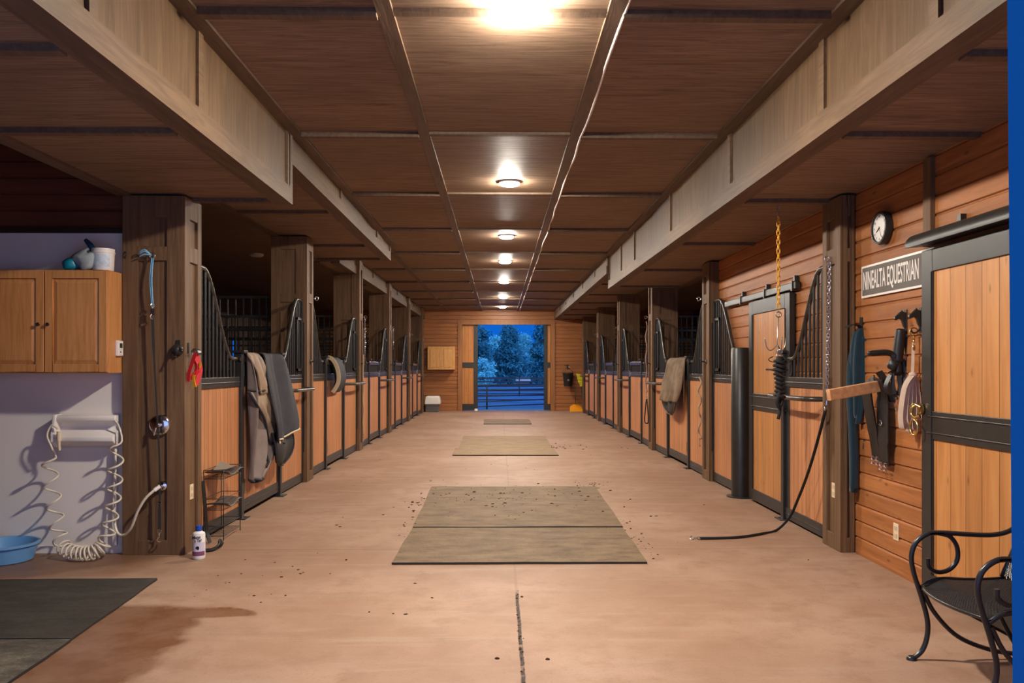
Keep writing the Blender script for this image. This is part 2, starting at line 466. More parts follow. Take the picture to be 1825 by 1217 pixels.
# ---- log siding: bevelled boards as real relief
def siding(mb, along, a0, a1, at, face, z0, z1, pitch=.1235, depth=.012):
    """wall sheet with V-edged boards; along 'x' or 'y'; 'at' = plane, face = sign of the outward normal"""
    prof = []
    z = z0
    k = math.floor(z0/pitch)
    zz = [z0]
    prof.append((at, z0))
    while True:
        k += 1
        zc = k*pitch
        if zc - .014 > z0 and zc - .014 < z1: prof.append((at, zc-.014))
        if zc > z0 and zc < z1: prof.append((at - face*depth, zc-.003)); prof.append((at - face*depth, zc+.001))
        if zc + .008 > z0 and zc + .008 < z1: prof.append((at, zc+.008))
        if zc >= z1: break
    prof.append((at, z1))
    back = at - face*.08
    poly = prof + [(back, z1), (back, z0)]
    if along == 'y':
        mb.prism(poly, a0, a1, 'y')
    else:
        n = len(mb.v); kk = len(poly)
        mb.v += [(a0, p[0], p[1]) for p in poly] + [(a1, p[0], p[1]) for p in poly]
        mb.f.append([n+i for i in range(kk)]); mb.m.append(0)
        mb.f.append([n+kk+i for i in reversed(range(kk))]); mb.m.append(0)
        for i in range(kk):
            j = (i+1) % kk
            mb.f.append([n+i, n+j, n+kk+j, n+kk+i]); mb.m.append(0)
    return mb

# clock-side wall (solid bay up to the second post)
w = MB(); siding(w, 'y', 1.4, POSTS[1]-.005, WR, -1, 0, ZS1R)
struct(w.obj('wall_right', M['siding_y'], origin=(WR, 5, 0)))
bs = MB(); bs.box(WR-.012, WR, 4.95, 6.1, 0, .03); struct(bs.obj('baseboard_right', M['siding_y']))
tb = MB(); tb.box(WR-.03, WR, 5.0, 5.09, 2.16, ZS1R-.03); struct(tb.obj('trim_1', M['post']))

# outer walls of the stalls
for nm, x, wins in (('wall_outer_left', OUTL, ((18.62, 19.25),)), ('wall_outer_right', OUTR, ())):
    mb = MB(); s_ = 1 if x > 0 else -1
    ya = 6.2
    for (p, q) in wins:
        mb.box(x, x+s_*.12, ya, p, 0, CEIL); mb.box(x, x+s_*.12, p, q, 0, 1.45); mb.box(x, x+s_*.12, p, q, 2.1, CEIL); ya = q
    mb.box(x, x+s_*.12, ya, YEND, 0, CEIL)
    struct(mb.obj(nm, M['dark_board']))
wm = MB()
for (y0, y1, z0, z1) in ((18.62,19.25,1.45,1.49),(18.62,19.25,2.06,2.1),(18.62,18.66,1.49,2.06),(19.21,19.25,1.49,2.06)):
    wm.box(OUTL-.08, OUTL-.04, y0, y1, z0, z1)
struct(wm.obj('window_1', M['black']))

# wash-bay back wall
YB = 6.21
bw = MB(); siding(bw, 'x', OUTL, -2.82, YB, -1, 2.435, CEIL)
bw.box(OUTL, -2.82, YB, YB+.08, 0, 2.435)
wb = struct(bw.obj('wall_wash_bay', M['siding_dark'], origin=(-4, YB, 0)))
fp = MB(); fp.box(-3.80, -2.82, YB-.012, YB, .05, 2.415); fp.box(-5.02, -3.806, YB-.012, YB, .05, 2.415)
fp.obj('wash_panel', M['frp'], wb)
st = MB(); st.box(-3.815, -3.79, YB-.016, YB-.012, .05, 2.415); st.obj('seam_strip', M['white'], wb)
tr = MB(); tr.box(-5.02, -2.82, YB-.03, YB, 2.415, 2.45); tr.obj('top_trim', M['trimblack'], wb)
bb = MB(); bb.box(-5.02, -2.82, YB-.02, YB, 0, .055); struct(bb.obj('baseboard_wash_bay', M['frp']))
ow = MB(); ow.box(OUTL-.1, OUTL, 1.2, 6.25, 0, CEIL); struct(ow.obj('wall_left', M['siding_dark']))

# far end wall with the open sliding doors
DX0, DX1, DZ = -1.20, 1.66, 2.79
fw = MB()
siding(fw, 'x', OUTL, DX0, YEND, -1, 0, CEIL)
siding(fw, 'x', DX1, OUTR, YEND, -1, 0, CEIL)
siding(fw, 'x', DX0, DX1, YEND, -1, DZ, CEIL)
struct(fw.obj('wall_far', M['siding_x'], origin=(0, YEND, 0)))
t = MB(); t.box(DX0-.14, DX0, YEND-.03, YEND+.1, 0, DZ+.14); struct(t.obj('trim_2', M['far_trim']))
t = MB(); t.box(DX1, DX1+.14, YEND-.03, YEND+.1, 0, DZ+.14); struct(t.obj('trim_3', M['far_trim']))
t = MB(); t.box(DX0, DX1, YEND-.03, YEND+.1, DZ, DZ+.14); struct(t.obj('trim_4', M['far_trim']))

# wall at the entrance (behind the camera's view, open doorway)
ew = MB()
ew.box(OUTL-.1, -2.3, 1.2, 1.35, 0, CEIL); ew.box(2.3, OUTR+.1, 1.2, 1.35, 0, CEIL); ew.box(-2.3, 2.3, 1.2, 1.35, 2.5, CEIL)
struct(ew.obj('wall_front', M['siding_dark']))
# entrance door leaf standing open outside, the blue of dusk painted into its colour
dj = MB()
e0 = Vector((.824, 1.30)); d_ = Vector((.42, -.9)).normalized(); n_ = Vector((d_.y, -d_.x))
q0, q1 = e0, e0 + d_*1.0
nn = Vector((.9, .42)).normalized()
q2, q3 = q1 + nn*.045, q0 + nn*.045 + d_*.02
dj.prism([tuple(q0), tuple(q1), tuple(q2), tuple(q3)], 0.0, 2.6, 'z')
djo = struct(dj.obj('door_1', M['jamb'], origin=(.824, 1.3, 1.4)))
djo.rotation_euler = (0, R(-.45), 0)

# ---- boxed timber posts
def post(name, s, y, w, label, guard, eyes=True):
    """s = -1 wash-bay row, +1 clock row; aisle face at XL / XR"""
    xa = XL if s < 0 else XR
    xo = xa + s*w
    d = .34
    top = CEIL
    if s < 0: top = ZS1L if y < 6.45 else (ZS2L if y < 12 else CEIL)
    else: top = ZS1R if y < 13.4 else CEIL
    top -= .03
    mb = MB(); t = .02
    mb.box(xa, xo, y+t, y+d-t, 0, top)
    # front face frame
    f = lambda x0, x1, z0, z1: mb.box(x0, x1, y, y+t, z0, z1)
    sw = .115 if w > .2 else w*.35
    f(xa, xa + s*sw, 0, top); f(xo, xo - s*sw, 0, top)
    f(xa + s*sw, xo - s*sw, 0, .11); f(xa + s*sw, xo - s*sw, 2.20, 2.305); f(xa + s*sw, xo - s*sw, top-.16, top)
    # back face stiles
    mb.box(xa, xa + s*sw, y+d-t, y+d, 0, top); mb.box(xo, xo - s*sw, y+d-t, y+d, 0, top)
    # aisle face frame
    g = lambda y0, y1, z0, z1: mb.box(xa, xa - s*t, y0, y1, z0, z1)
    g(y, y+.10, 0, top); g(y+d-.08, y+d, 0, top)
    g(y+.10, y+d-.08, 0, .12); g(y+.10, y+d-.08, 2.20, 2.32); g(y+.10, y+d-.08, top-.16, top)
    o = mb.obj(name, M['post'], origin=(xa + s*w/2, y + d/2, 0), bevel=.004)
    tag(o, label, 'post', 'boxed brown timber posts along the aisle')
    if guard:
        q = MB(); q.box(xa + s*.012, xa + s*.06, y-.012, y, .37, 1.95)
        q.obj('guard_strip', M['rubber'], o, bevel=.003)
    if eyes:
        q = MB(); xr = xa - s*.02
        q.tube([(xr, y+.3, 2.27), (xr - s*.03, y+.3, 2.27)], .006, 6)
        q.tube(arc((xr - s*.05, y+.3, 2.27), .022, 0, 2*math.pi, 14)[:-1], .005, 6, closed=True)
        q.obj('tie_ring', M['chrome'], o)
    return o
ordn = ['first', 'second', 'third', 'fourth', 'fifth', 'sixth']
for i, y in enumerate(POSTS):
    if i == 0:
        lab = 'wide brown boxed post carrying the shower valve and blue tie rope beside the wash bay'
    else:
        lab = '%s brown boxed post from the wash bay in the row with the draped navy blanket' % ordn[i]
    post('timber_post', -1, y, .447 if i == 0 else .42, lab, i > 0, i > 0)
for i, y in enumerate(POSTS):
    if i == 0:
        lab = 'brown boxed post beside the clock and the hanging dark teal jacket'
    else:
        lab = '%s brown boxed post from the clock in the row with the yellow chain' % ordn[i]
    post('timber_post', 1, y, (WR-XR-.008) if i == 0 else .42, lab, i > 0, i > 0)

# ---- ceiling lamps
LAMPY = [4.2, 8.1, 11.4, 14.1, 17.45, 21.3, 24.7]
M['lens'] = emit('lit_lamp_lens', (1.0, .92, .80, 1), 1150.0)
M['lens_bright'] = emit('lit_lamp_lens_entrance', (1.0, .92, .80, 1), 1750.0)
M['lamp_rim'] = plain('white_lamp_rim', srgb(235,230,222), .4)
for i, y in enumerate(LAMPY):
    tx = .10
    far = ['nearest the entrance', 'second from the entrance', 'third from the entrance', 'fourth from the entrance', 'fifth from the entrance', 'sixth from the entrance', 'last before the far open door'][i]
    t = thing('ceiling_light', (tx, y, CEIL), 'round white lit disc lamp on the brown ceiling, ' + far, 'ceiling light', 'disc lamps along the ceiling')
    rz = .021 if i == 0 else .018
    rr = .102 if i == 0 else .106
    MB().lathe([(rr, CEIL), (rr, CEIL-rz), (.099, CEIL-rz-.001), (.098, CEIL-rz+.004)], (tx, y, 0), n=32).obj('rim', M['lamp_rim'], t, smooth=40)
    dp = [(.105, CEIL-.020), (.104, CEIL-.028), (.094, CEIL-.042), (.07, CEIL-.053), (.036, CEIL-.059), (0.0001, CEIL-.061)] if i == 0 else [(.099, CEIL-.017), (.096, CEIL-.026), (.082, CEIL-.035), (.056, CEIL-.042), (.028, CEIL-.046), (0.0001, CEIL-.047)]
    MB().lathe(dp, (tx, y, 0), n=28).obj('lens', M['lens_bright' if i == 0 else 'lens'], t, smooth=True)
# ------------------------------------------------------------------ stall fronts
def zcurve(t):
    """height of the swan-neck rail, t from the post (0) to the door post (1)"""
    return 2.215 - .735*sstep(.2, .86, t)

def panel_boards(parent, xf, s, y0, y1, z0=.11, z1=1.225, nm='wood_panel', mat=None):
    mb = MB(); mb.box(xf, xf + s*.035, y0, y1, z0, z1)
    return mb.obj(nm, mat or M['stall_wood'], parent)

def stall_screen(s, y0, y1, dpost, first, label, round_post=False, bar=None):
    """one fixed screen with its door post; first = the post comes before the door as seen from the entrance"""
    xa = XL if s < 0 else XR
    xf = xa + s*.035            # aisle face of the panels
    pw = .07
    pa, pb = (y0, dpost-pw/2) if first else (dpost+pw/2, y1)
    t = thing('stall_screen', (xf, (pa+pb)/2, 0), label, 'stall screen', 'fixed barred stall screens along the aisle')
    panel_boards(t, xf+s*.004, s, pa, pb)
    fr = MB()
    fr.box(xf-s*.008, xf+s*.04, pa, pb, .02, .12); fr.box(xf-s*.008, xf+s*.04, pa, pb, 1.225, 1.315)
    fr.box(xf-s*.014, xf, pa, pb, 1.262, 1.272); fr.box(xf-s*.014, xf, pa, pb, .062, .07)
    pe = pa if first else pb
    fr.box(xf-s*.008, xf+s*.04, pe, pe + (.035 if first else -.035), .12, 2.2)
    fr.obj('frame', M['black'], t, bevel=.003)
    path = []
    for k in range(25):
        u = k/24
        y = pa + (pb-pa)*u if first else pb + (pa-pb)*u
        path.append((xf + s*.018, y, zcurve(u)))
    path = [(xf+s*.018, path[0][1], 2.16)] + path
    yl = path[-1][1]
    path.append((xf + s*.0, yl, 1.478)); path.append((xf - s*.03, yl - (.02 if first else -.02), 1.478))
    MB().tube(path, .021, 10).obj('curved_rail', M['tube'], t, smooth=50)
    n = max(4, int(round((pb-pa)/.088)))
    for k in range(1, n):
        u = k/n
        y = pa + (pb-pa)*u if first else pb + (pa-pb)*u
        MB().tube([(xf+s*.018, y, 1.31), (xf+s*.018, y, zcurve(u)-.005)], .0115, 8, cap=False).obj('bar', M['black'], t, smooth=True)
    if not first:
        g = MB(); ya, yb = (pb-.29, pb-.06); z0, z1 = 1.36, 2.0
        for (a, b_, c, d) in ((ya, yb, z0, z0+.03), (ya, yb, z1-.03, z1), (ya, ya+.03, z0, z1), (yb-.03, yb, z0, z1)):
            g.box(xf-s*.012, xf+s*.004, a, b_, c, d)
        g.obj('feed_door_frame', M['black'], t)
    y = dpost
    if round_post:
        MB().lathe([(.15,0),(.15,.012),(.10, .013), (.10, 1.60), (.09, 1.615), (0.001, 1.616)], (xf-s*.02, y+.02, 0), n=28).obj('door_post', M['black'], t, smooth=40)
    else:
        q = MB(); q.box(xf-s*.025, xf+s*.045, y-pw/2, y+pw/2, 0, 1.535)
        q.box(xf-s*.055, xf+s*.07, y-.06, y+.06, 1.535, 1.56)
        q.box(xf-s*.07, xf+s*.09, y-.08, y+.08, 0, .008)
        q.obj('door_post', M['black'], t, bevel=.004)
    if bar:
        ya, yb = bar; pr = .17
        path = [(xf, ya, 1.145), (xf-s*pr*.8, ya+(yb-ya)*.06, 1.145), (xf-s*pr, ya+(yb-ya)*.2, 1.145), (xf-s*pr, ya+(yb-ya)*.8, 1.145), (xf-s*pr*.8, ya+(yb-ya)*.94, 1.145), (xf, yb, 1.145)]
        MB().tube(spline(path, 6), .021, 10).obj('blanket_bar', M['tube'], t, smooth=50)
    return t

def stall_door(s, d0, d1, label):
    xa = XL if s < 0 else XR
    xf = xa + s*.035
    t = thing('stall_door', (xf, (d0+d1)/2, 0), label, 'stall door', 'low stall doors along the aisle')
    a, b_ = d0+.045, d1-.045
    panel_boards(t, xf+s*.006, s, a+.02, b_-.02, .13, 1.23)
    f = MB()
    f.box(xf-s*.006, xf+s*.04, a, b_, .05, .16); f.box(xf-s*.006, xf+s*.04, a, b_, 1.225, 1.315)
    f.box(xf-s*.012, xf, a, b_, .1, .108); f.box(xf-s*.012, xf, a, b_, 1.262, 1.272)
    f.box(xf-s*.004, xf+s*.04, a, a+.035, .16, 1.5); f.box(xf-s*.004, xf+s*.04, b_-.035, b_, .16, 1.5)
    f.obj('frame', M['black'], t, bevel=.003)
    MB().box(xf-s*.012, xf+s*.046, a, b_, 1.445, 1.515).obj('top_rail', M['tube'], t, bevel=.012)
    n = 13
    for k in range(1, n):
        y = a+.035 + (b_-a-.07)*k/n
        MB().tube([(xf+s*.018, y, 1.31), (xf+s*.018, y, 1.45)], .0115, 8, cap=False).obj('bar', M['black'], t, smooth=True)
    h = MB(); h.box(xf-s*.03, xf-s*.004, b_-.14, b_-.02, 1.265, 1.295); h.box(xf-s*.03, xf-s*.004, b_-.05, b_-.03, 1.22, 1.34)
    h.obj('latch', M['steel'], t, bevel=.003)
    q = MB(); q.box(xf-s*.022, xf, a-.02, a+.03, .22, .36); q.box(xf-s*.022, xf, a-.02, a+.03, 1.0, 1.14); q.obj('hinge', M['black'], t, bevel=.003)
    return t

PD = .34
for s_ in (-1, 1):
    for i in range(5):
        yp = POSTS[i] + PD + .004; yn = POSTS[i+1] - .004
        if s_ < 0:
            d0, d1 = POSTS[i] + (1.47 if i == 0 else 1.27), POSTS[i] + (2.80 if i == 0 else 2.57)
            wh = ['the door with the draped blankets', 'the door with the beige edged cloth', 'the third door from the wash bay', 'the fourth door from the wash bay', 'the door nearest the far wall cabinet'][i]
        else:
            d0, d1 = POSTS[i] + 1.27, POSTS[i] + 2.67
            wh = ['', 'the door with the dusty brown blanket', 'the third bay door from the clock', 'the fourth bay door from the clock', 'the door nearest the hanging black bucket'][i]
        if s_ > 0 and i == 0:
            stall_screen(1, yp, None, 7.48, True, 'barred stall screen between the silver chain and the golden sliding door', bar=(yp+.02, 7.50))
            stall_screen(1, None, yn, 8.76, False, 'barred stall screen with thick round black post beyond the golden sliding door', round_post=True)
            continue
        stall_screen(s_, yp, None, d0, True, 'barred wood paneled stall screen just before ' + wh)
        stall_screen(s_, None, yn, d1, False, 'barred stall screen with blanket bar just beyond ' + wh, bar=(d1+.04, yn-.03))
        stall_door(s_, d0, d1, 'low wooden stall door with black frame, ' + wh.replace('the door ', '', 1).replace('with', 'holding', 1) if wh.startswith('the door') else 'low wooden stall door with black frame, ' + wh)

# ---- partitions between the stalls
def partition(s, y, label):
    xa = (XL if s < 0 else XR) + s*.42
    xo = OUTL if s < 0 else OUTR
    t = thing('stall_partition', ((xa+xo)/2, y, 0), label, 'stall partition', 'partitions between the stalls')
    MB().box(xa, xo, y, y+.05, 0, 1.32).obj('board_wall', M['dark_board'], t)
    f = MB()
    for z in (1.32, 1.86, 2.02, 2.26): f.box(xa, xo, y+.005, y+.045, z, z+.03)
    n = int(abs(xo-xa)/.095)
    for k in range(n+1):
        x = xa + (xo-xa)*k/n
        f.tube([(x, y+.025, 1.33), (x, y+.025, 2.27)], .011, 6, cap=False)
    f.obj('grille', M['black'], t)
    for x in (xa + s*.9,):
        pass
for i in range(1, 6):
    partition(-1, POSTS[i]+.15, 'dark board partition with bars behind the %s post of the blanket row' % ordn[i])
    partition(1, POSTS[i]+.15, 'dark board partition with bars behind the %s post of the yellow chain row' % ordn[i])

# stall lamp, unlit, seen through the first opening
t = thing('stall_lamp', (-3.95, 13.3, CEIL), 'unlit round white disc lamp on the dark stall ceiling', 'ceiling light')
MB().lathe([(.11, CEIL), (.11, CEIL-.03), (.09, CEIL-.045), (0.001, CEIL-.05)], (-3.95, 13.3, 0), n=24).obj('lens', M['white'], t, smooth=40)

# ------------------------------------------------------------------ sliding doors
def sliding_door(name, x, y0, y1, ztop, label, dep=.05, track=None):
    t = thing(name, (x, (y0+y1)/2, 0), label, 'sliding door')
    st = .125
    xi, xo = x, x + dep
    MB().box(xi+.012, xo-.01, y0+st, y1-st, .12, 1.0).obj('wood_panel', M['door_wood'], t)
    MB().box(xi+.012, xo-.01, y0+st, y1-st, 1.12, ztop-.12).obj('wood_panel', M['door_wood'], t)
    f = MB()
    f.box(xi, xo, y0, y0+st, .03, ztop); f.box(xi, xo, y1-st, y1, .03, ztop)
    f.box(xi, xo, y0+st, y1-st, .03, .14); f.box(xi, xo, y0+st, y1-st, .965, 1.135); f.box(xi, xo, y0+st, y1-st, ztop-.135, ztop)
    for z in (1.0, 1.1): f.box(xi-.006, xi, y0+st*.5, y1-st*.5, z, z+.008)
    f.box(xi-.006, xi, y0+st-.012, y0+st-.004, .14, ztop-.135); f.box(xi-.006, xi, y1-st+.004, y1-st+.012, .14, ztop-.135)
    f.obj('frame', M['black'], t, bevel=.004)
    return t
sd = sliding_door('sliding_door', 2.635, 7.35, 8.56, 2.085, 'golden vertical board sliding door in black frame behind the round post')
tk = thing('door_track', (2.65, 8.3, 2.1), 'grey steel door track along the wall above the golden sliding door', 'door track')
MB().box(2.64, 2.69, 7.22, 9.5, 2.105, 2.17).obj('rail', M['black'], tk, bevel=.006)
for y in (7.28, 8.05, 8.85):
    q = MB(); q.box(2.655, 2.70, y, y+.03, 2.15, 2.23); q.box(2.63, 2.66, y, y+.03, 2.09, 2.18); q.obj('bracket', M['black'], tk)
nd = sliding_door('sliding_door', 2.625, 3.80, 5.02, 2.12, 'tall pine sliding door in black frame behind the garden bench', dep=.06)
mbh = MB()
mbh.tube(spline([(2.62, 4.995, 1.17), (2.57, 5.01, 1.16), (2.56, 5.02, 1.12)], 4), .008, 8)
mbh.tube(arc((2.57, 5.005, 1.03), .048, 0, 2*math.pi, 18, 'yz')[:-1], .008, 8, closed=True)
mbh.lathe([(.0001, 2.60), (.03, 2.605), (.032, 2.618)], (0, 5.005, 1.14), axis='x', n=14)
mbh.tube(spline([(2.6, 4.98, 1.155), (2.575, 5.02, 1.17), (2.575, 5.05, 1.12), (2.58, 5.02, 1.09), (2.6, 4.99, 1.1)], 5), .011, 8)
mbh.obj('brass_ring_latch', M['brass'], nd, smooth=60)
tk = thing('door_track', (2.6, 4.3, 2.17), 'black half round track cover above the pine sliding door', 'door track')
q = MB(); prof = []
for k in range(9):
    a = R(80 + 110*k/8); prof.append((2.63 + .085*math.cos(a), 2.16 + .075*math.sin(a)))
q.prism([(p[0], p[1]) for p in prof] + [(2.69, 2.16), (2.69, 2.235)], 2.6, 5.07, 'y'); q.obj('cover', M['black'], tk, smooth=40)
MB().box(2.665, 2.70, 4.66, 4.70, 2.22, 2.29).obj('bracket', M['black'], tk)

# far sliding doors (open, standing outside the end wall)
def far_leaf(x0, x1, stile_x0, stile_x1, label):
    y = YEND + .12
    t = thing('sliding_door', ((x0+x1)/2, y, 0), label, 'sliding door')
    MB().box(x0, x1, y+.01, y+.05, .2, 2.86).obj('wood_panel', M['far_door_wood'], t)
    f = MB()
    f.box(stile_x0, stile_x1, y-.01, y+.06, .02, 2.9)
    f.box(x0, x1, y-.012, y+.06, .02, .22); f.box(x0, x1, y-.012, y+.06, 1.40, 1.57)
    f.obj('frame', M['black'], t)
far_leaf(-2.0, -.70, -.83, -.70, 'open end door leaf of orange boards beside the far wall cabinet')
far_leaf(1.45, 2.75, 1.45, 1.56, 'open end door leaf of orange boards beside the black bucket')
# ------------------------------------------------------------------ picture-to-plan helper (used to read positions off the photograph)
def at(px, py, Y):
    u, v = (px - 912.5)/F, (VY - py)/F
    t = Y/(math.cos(YAW) - u*math.sin(YAW))
    return Vector((t*(math.sin(YAW) + u*math.cos(YAW)), Y, EYE + v*t))

def chain(mb, pts, link=.03, r=.0035, w=.011):
    """links along a polyline, every second one turned"""
    P = [Vector(p) for p in pts]
    seg = [(P[i+1]-P[i]).length for i in range(len(P)-1)]
    tot = sum(seg); step = link*.74; n = max(1, int(tot/step))
    for k in range(n):
        d = (k+.5)*step; i = 0
        while i < len(seg)-1 and d > seg[i]: d -= seg[i]; i += 1
        t = (P[i+1]-P[i]).normalized(); c = P[i] + t*d
        u = t.orthogonal().normalized(); u = (u if abs(u.y) < .99 else Vector((1,0,0)))
        ref = Vector((0,1,0)); u = (ref - t*ref.dot(t)).normalized() if abs(t.y) < .95 else Vector((1,0,0))
        if k % 2: u = t.cross(u)
        h = link/2 - w
        loop = []
        for j in range(6):
            a = math.pi*j/5; loop.append(c + t*(h + math.sin(a)*w) + u*math.cos(a)*w)
        for j in range(6):
            a = math.pi*j/5; loop.append(c - t*(h + math.sin(a)*w) - u*math.cos(a)*w)
        mb.tube(loop, r, 5, closed=True)
    return mb

def snap(mb, p, L=.09, d=(0,0,-1)):
    """a swivel bolt snap hanging from p"""
    p, d = Vector(p), Vector(d).normalized()
    u = d.orthogonal().normalized()
    mb.tube([p + d*.012 + (u*math.cos(a) + d*math.sin(a))*.013 for a in [2*math.pi*k/12 for k in range(12)]], .0035, 6, closed=True)
    mb.tube([p + d*.026, p + d*L*.55], .006, 8)
    q = p + d*L*.62
    hook = [q]
    for k in range(9):
        a = -math.pi*.5 + 2*math.pi*.8*k/8
        hook.append(q + d*.02 + d*math.sin(a)*.018 + u*math.cos(a)*.016)
    mb.tube(hook, .0042, 6)
    return mb

def strip(mb, pts, width, wdir, thick=.004):
    """flat strap: width direction wdir (vector or list)"""
    rows = []
    P = [Vector(p) for p in pts]
    for i, p in enumerate(P):
        a = P[max(0, i-1)]; b_ = P[min(len(P)-1, i+1)]
        t = (b_-a).normalized()
        w = Vector(wdir[i] if isinstance(wdir, list) else wdir); w = (w - t*w.dot(t)).normalized()
        n = t.cross(w)
        ww = width[i] if isinstance(width, list) else width
        rows.append([p - w*ww/2 - n*thick/2, p + w*ww/2 - n*thick/2, p + w*ww/2 + n*thick/2, p - w*ww/2 + n*thick/2])
    mb.grid(rows, closed_u=True)
    mb.face(rows[0]); mb.face(rows[-1])
    return mb

def cloth(rows, nu=22, fold=.02, nf=4.0, ph=0.0, seed=1):
    """rows: (z, y_left, y_right, x[, out_sign]); sheet sampled finely with soft folds; returns grid rows"""
    rnd = random.Random(seed)
    a = [rnd.uniform(-1, 1) for _ in range(8)]
    pts = []
    ctrl = [[Vector((r[3], r[1], r[0])), Vector((r[4] if len(r) > 4 else r[3], r[2], r[0] + (r[5] if len(r) > 5 else 0)))] for r in rows]
    L = spline([c[0] for c in ctrl], 5); Rr = spline([c[1] for c in ctrl], 5)
    for i, (l, r) in enumerate(zip(L, Rr)):
        v = i/(len(L)-1)
        row = []
        for j in range(nu+1):
            u = j/nu
            p = l.lerp(r, u)
            k = fold*sstep(.15, .5, v)
            dx = k*(math.sin(u*math.pi*2*nf*.5 + ph + a[0]*.6 + v*1.2) + .5*math.sin(u*math.pi*2*nf + a[1]*3 + v*2.0)) + k*.35*math.sin(u*23 + v*9 + a[2]*4)
            row.append(Vector((p.x + dx, p.y + dx*.25, p.z + k*.5*math.sin(u*9 + a[3]*3)*v)))
        pts.append(row)
    return pts

# ------------------------------------------------------------------ wash bay: cabinet, tub, bag
def wall_cabinet(cx, yb, zb, label, w=.905, h=.745, d=.305, mz=None, mx=None):
    mz = mz or M['oak_z']; mx = mx or M['oak_x']
    y0 = yb - d
    t = thing('wall_cabinet', (cx, yb - d/2, zb), label, 'cabinet')
    x0, x1 = cx-w/2, cx+w/2
    b_ = MB(); b_.box(x0, x1, y0+.02, yb-.013, zb, zb+h)
    b_.obj('body', mz, t, bevel=.003)
    for k in (0, 1):
        a = x0+.006 if k == 0 else cx+.004
        c = cx-.004 if k == 0 else x1-.006
        z0, z1 = zb+.008, zb+h-.008
        dr = MB()
        s = .055
        dr.box(a, a+s, y0, y0+.02, z0, z1); dr.box(c-s, c, y0, y0+.02, z0, z1)
        dr.box(a+s, c-s, y0, y0+.02, z0, z0+s); dr.box(a+s, c-s, y0, y0+.02, z1-s, z1)
        dr.box(a+s, c-s, y0+.012, y0+.02, z0+s, z1-s)
        # raised field
        px0, px1, pz0, pz1, q = a+s+.004, c-s-.004, z0+s+.004, z1-s-.004, .028
        n = len(dr.v)
        dr.v += [(px0,y0+.012,pz0),(px1,y0+.012,pz0),(px1,y0+.012,pz1),(px0,y0+.012,pz1),(px0+q,y0+.003,pz0+q),(px1-q,y0+.003,pz0+q),(px1-q,y0+.003,pz1-q),(px0+q,y0+.003,pz1-q)]
        for f_ in ((0,1,5,4),(1,2,6,5),(2,3,7,6),(3,0,4,7),(4,5,6,7)):
            dr.f.append([n+i for i in f_]); dr.m.append(0)
        do = dr.obj('door', mz, t, bevel=.002)
        kx = c-.03 if k == 0 else a+.03
        MB().lathe([(.006, y0), (.006, y0-.012), (.014, y0-.018), (.013, y0-.024), (.0001, y0-.026)], (kx, 0, zb+h*.47), axis='y', n=12).obj('knob', M['steel'], do, smooth=50)
    return t
wall_cabinet(-3.275, YB, 1.36, 'honey oak double door cabinet over the pale wash panel and hose tray')
M['pine_z'] = wood('pale_pine_upright', srgb(186,128,70), srgb(208,152,90), srgb(222,172,112), grain='z', rough=.4, gscale=2, knots=.3)
wall_cabinet(-1.865, YEND, 1.33, 'pale pine double door cabinet on the far end wall', w=.87, h=.745, mz=M['pine_z'])

CT = 2.105      # top of the near cabinet
c = at(184, 483, 5.98)
t = thing('tub', (c.x, 5.98, CT), 'white round plastic tub on top of the oak cabinet', 'tub')
MB().lathe([(.068, CT), (.071, CT+.004), (.077, CT+.125), (.081, CT+.126), (.081, CT+.134), (.077, CT+.136), (.078, CT+.158), (.074, CT+.158), (.071, CT+.05), (.0001, CT+.05)], (c.x, 5.98, 0), n=30).obj('shell', M['white'], t, smooth=35)
lb = MB().lathe([(.0735, CT+.025), (.0775, CT+.112)], (c.x, 5.98, 0), n=20, a0=R(200), a1=R(330)); 
lb.obj('paper_label', plain('tub_label', srgb(196,208,218), .5, noise=.2, nscale=40), t, smooth=True)
def lump(mb, c, r, seed=0, n=14, m=9, amp=.18, sx=1, sy=1, sz=1):
    rnd = random.Random(seed); ph = [rnd.uniform(0, 6) for _ in range(6)]
    rows = []
    for i in range(m+1):
        th = math.pi*i/m; row = []
        for j in range(n):
            a = 2*math.pi*j/n
            k = 1 + amp*(math.sin(3*a+ph[0]+th*2) + .6*math.sin(5*th+ph[1]+a) + .5*math.sin(7*a+ph[2]))/2
            row.append((c[0] + r*k*sx*math.sin(th)*math.cos(a), c[1] + r*k*sy*math.sin(th)*math.sin(a), c[2] + r*k*sz*math.cos(th)))
        rows.append(row)
    mb.grid(rows, closed_u=True)
    return mb
M['bag'] = plain('clear_grey_plastic_bag', srgb(170,178,176), .2, 0, .6, noise=.25, nscale=14, bump=.4)
M['teal'] = plain('teal_plastic', srgb(0,120,140), .4)
M['tealdark'] = plain('dark_teal_cloth', srgb(16,58,84), .7)
bg_ = at(155, 470, 5.99)
bb_ = lump(MB(), (bg_.x+.02, 5.98, CT+.075), .105, 3, 18, 12, .25, 1.0, .8, .74)
o = bb_.obj('plastic_bag', M['bag'], smooth=True); tag(o, 'crumpled grey plastic bag on the oak cabinet beside the white tub', 'bag')
e_ = at(132, 478, 5.98)
o = lump(MB(), (e_.x-.015, 5.96, CT+.043), .055, 5, 14, 10, .2, 1.1, .8, .8).obj('bottle_bundle', M['teal'], smooth=True); o.name = 'teal_pouch'; tag(o, 'shiny teal pouch beside the grey bag on the oak cabinet', 'pouch')
g0 = at(152, 427, 5.99); g1 = at(168, 447, 5.99); g2 = at(150, 452, 5.99)
mb = MB().tube(spline([g0, (g0+g1)/2 + Vector((.004,0,0)), g1, g1 + Vector((.02,0,-.03))], 4), [.013,.016,.019,.02,.022,.022,.023,.024,.024,.024,.022,.02,.015], 8)
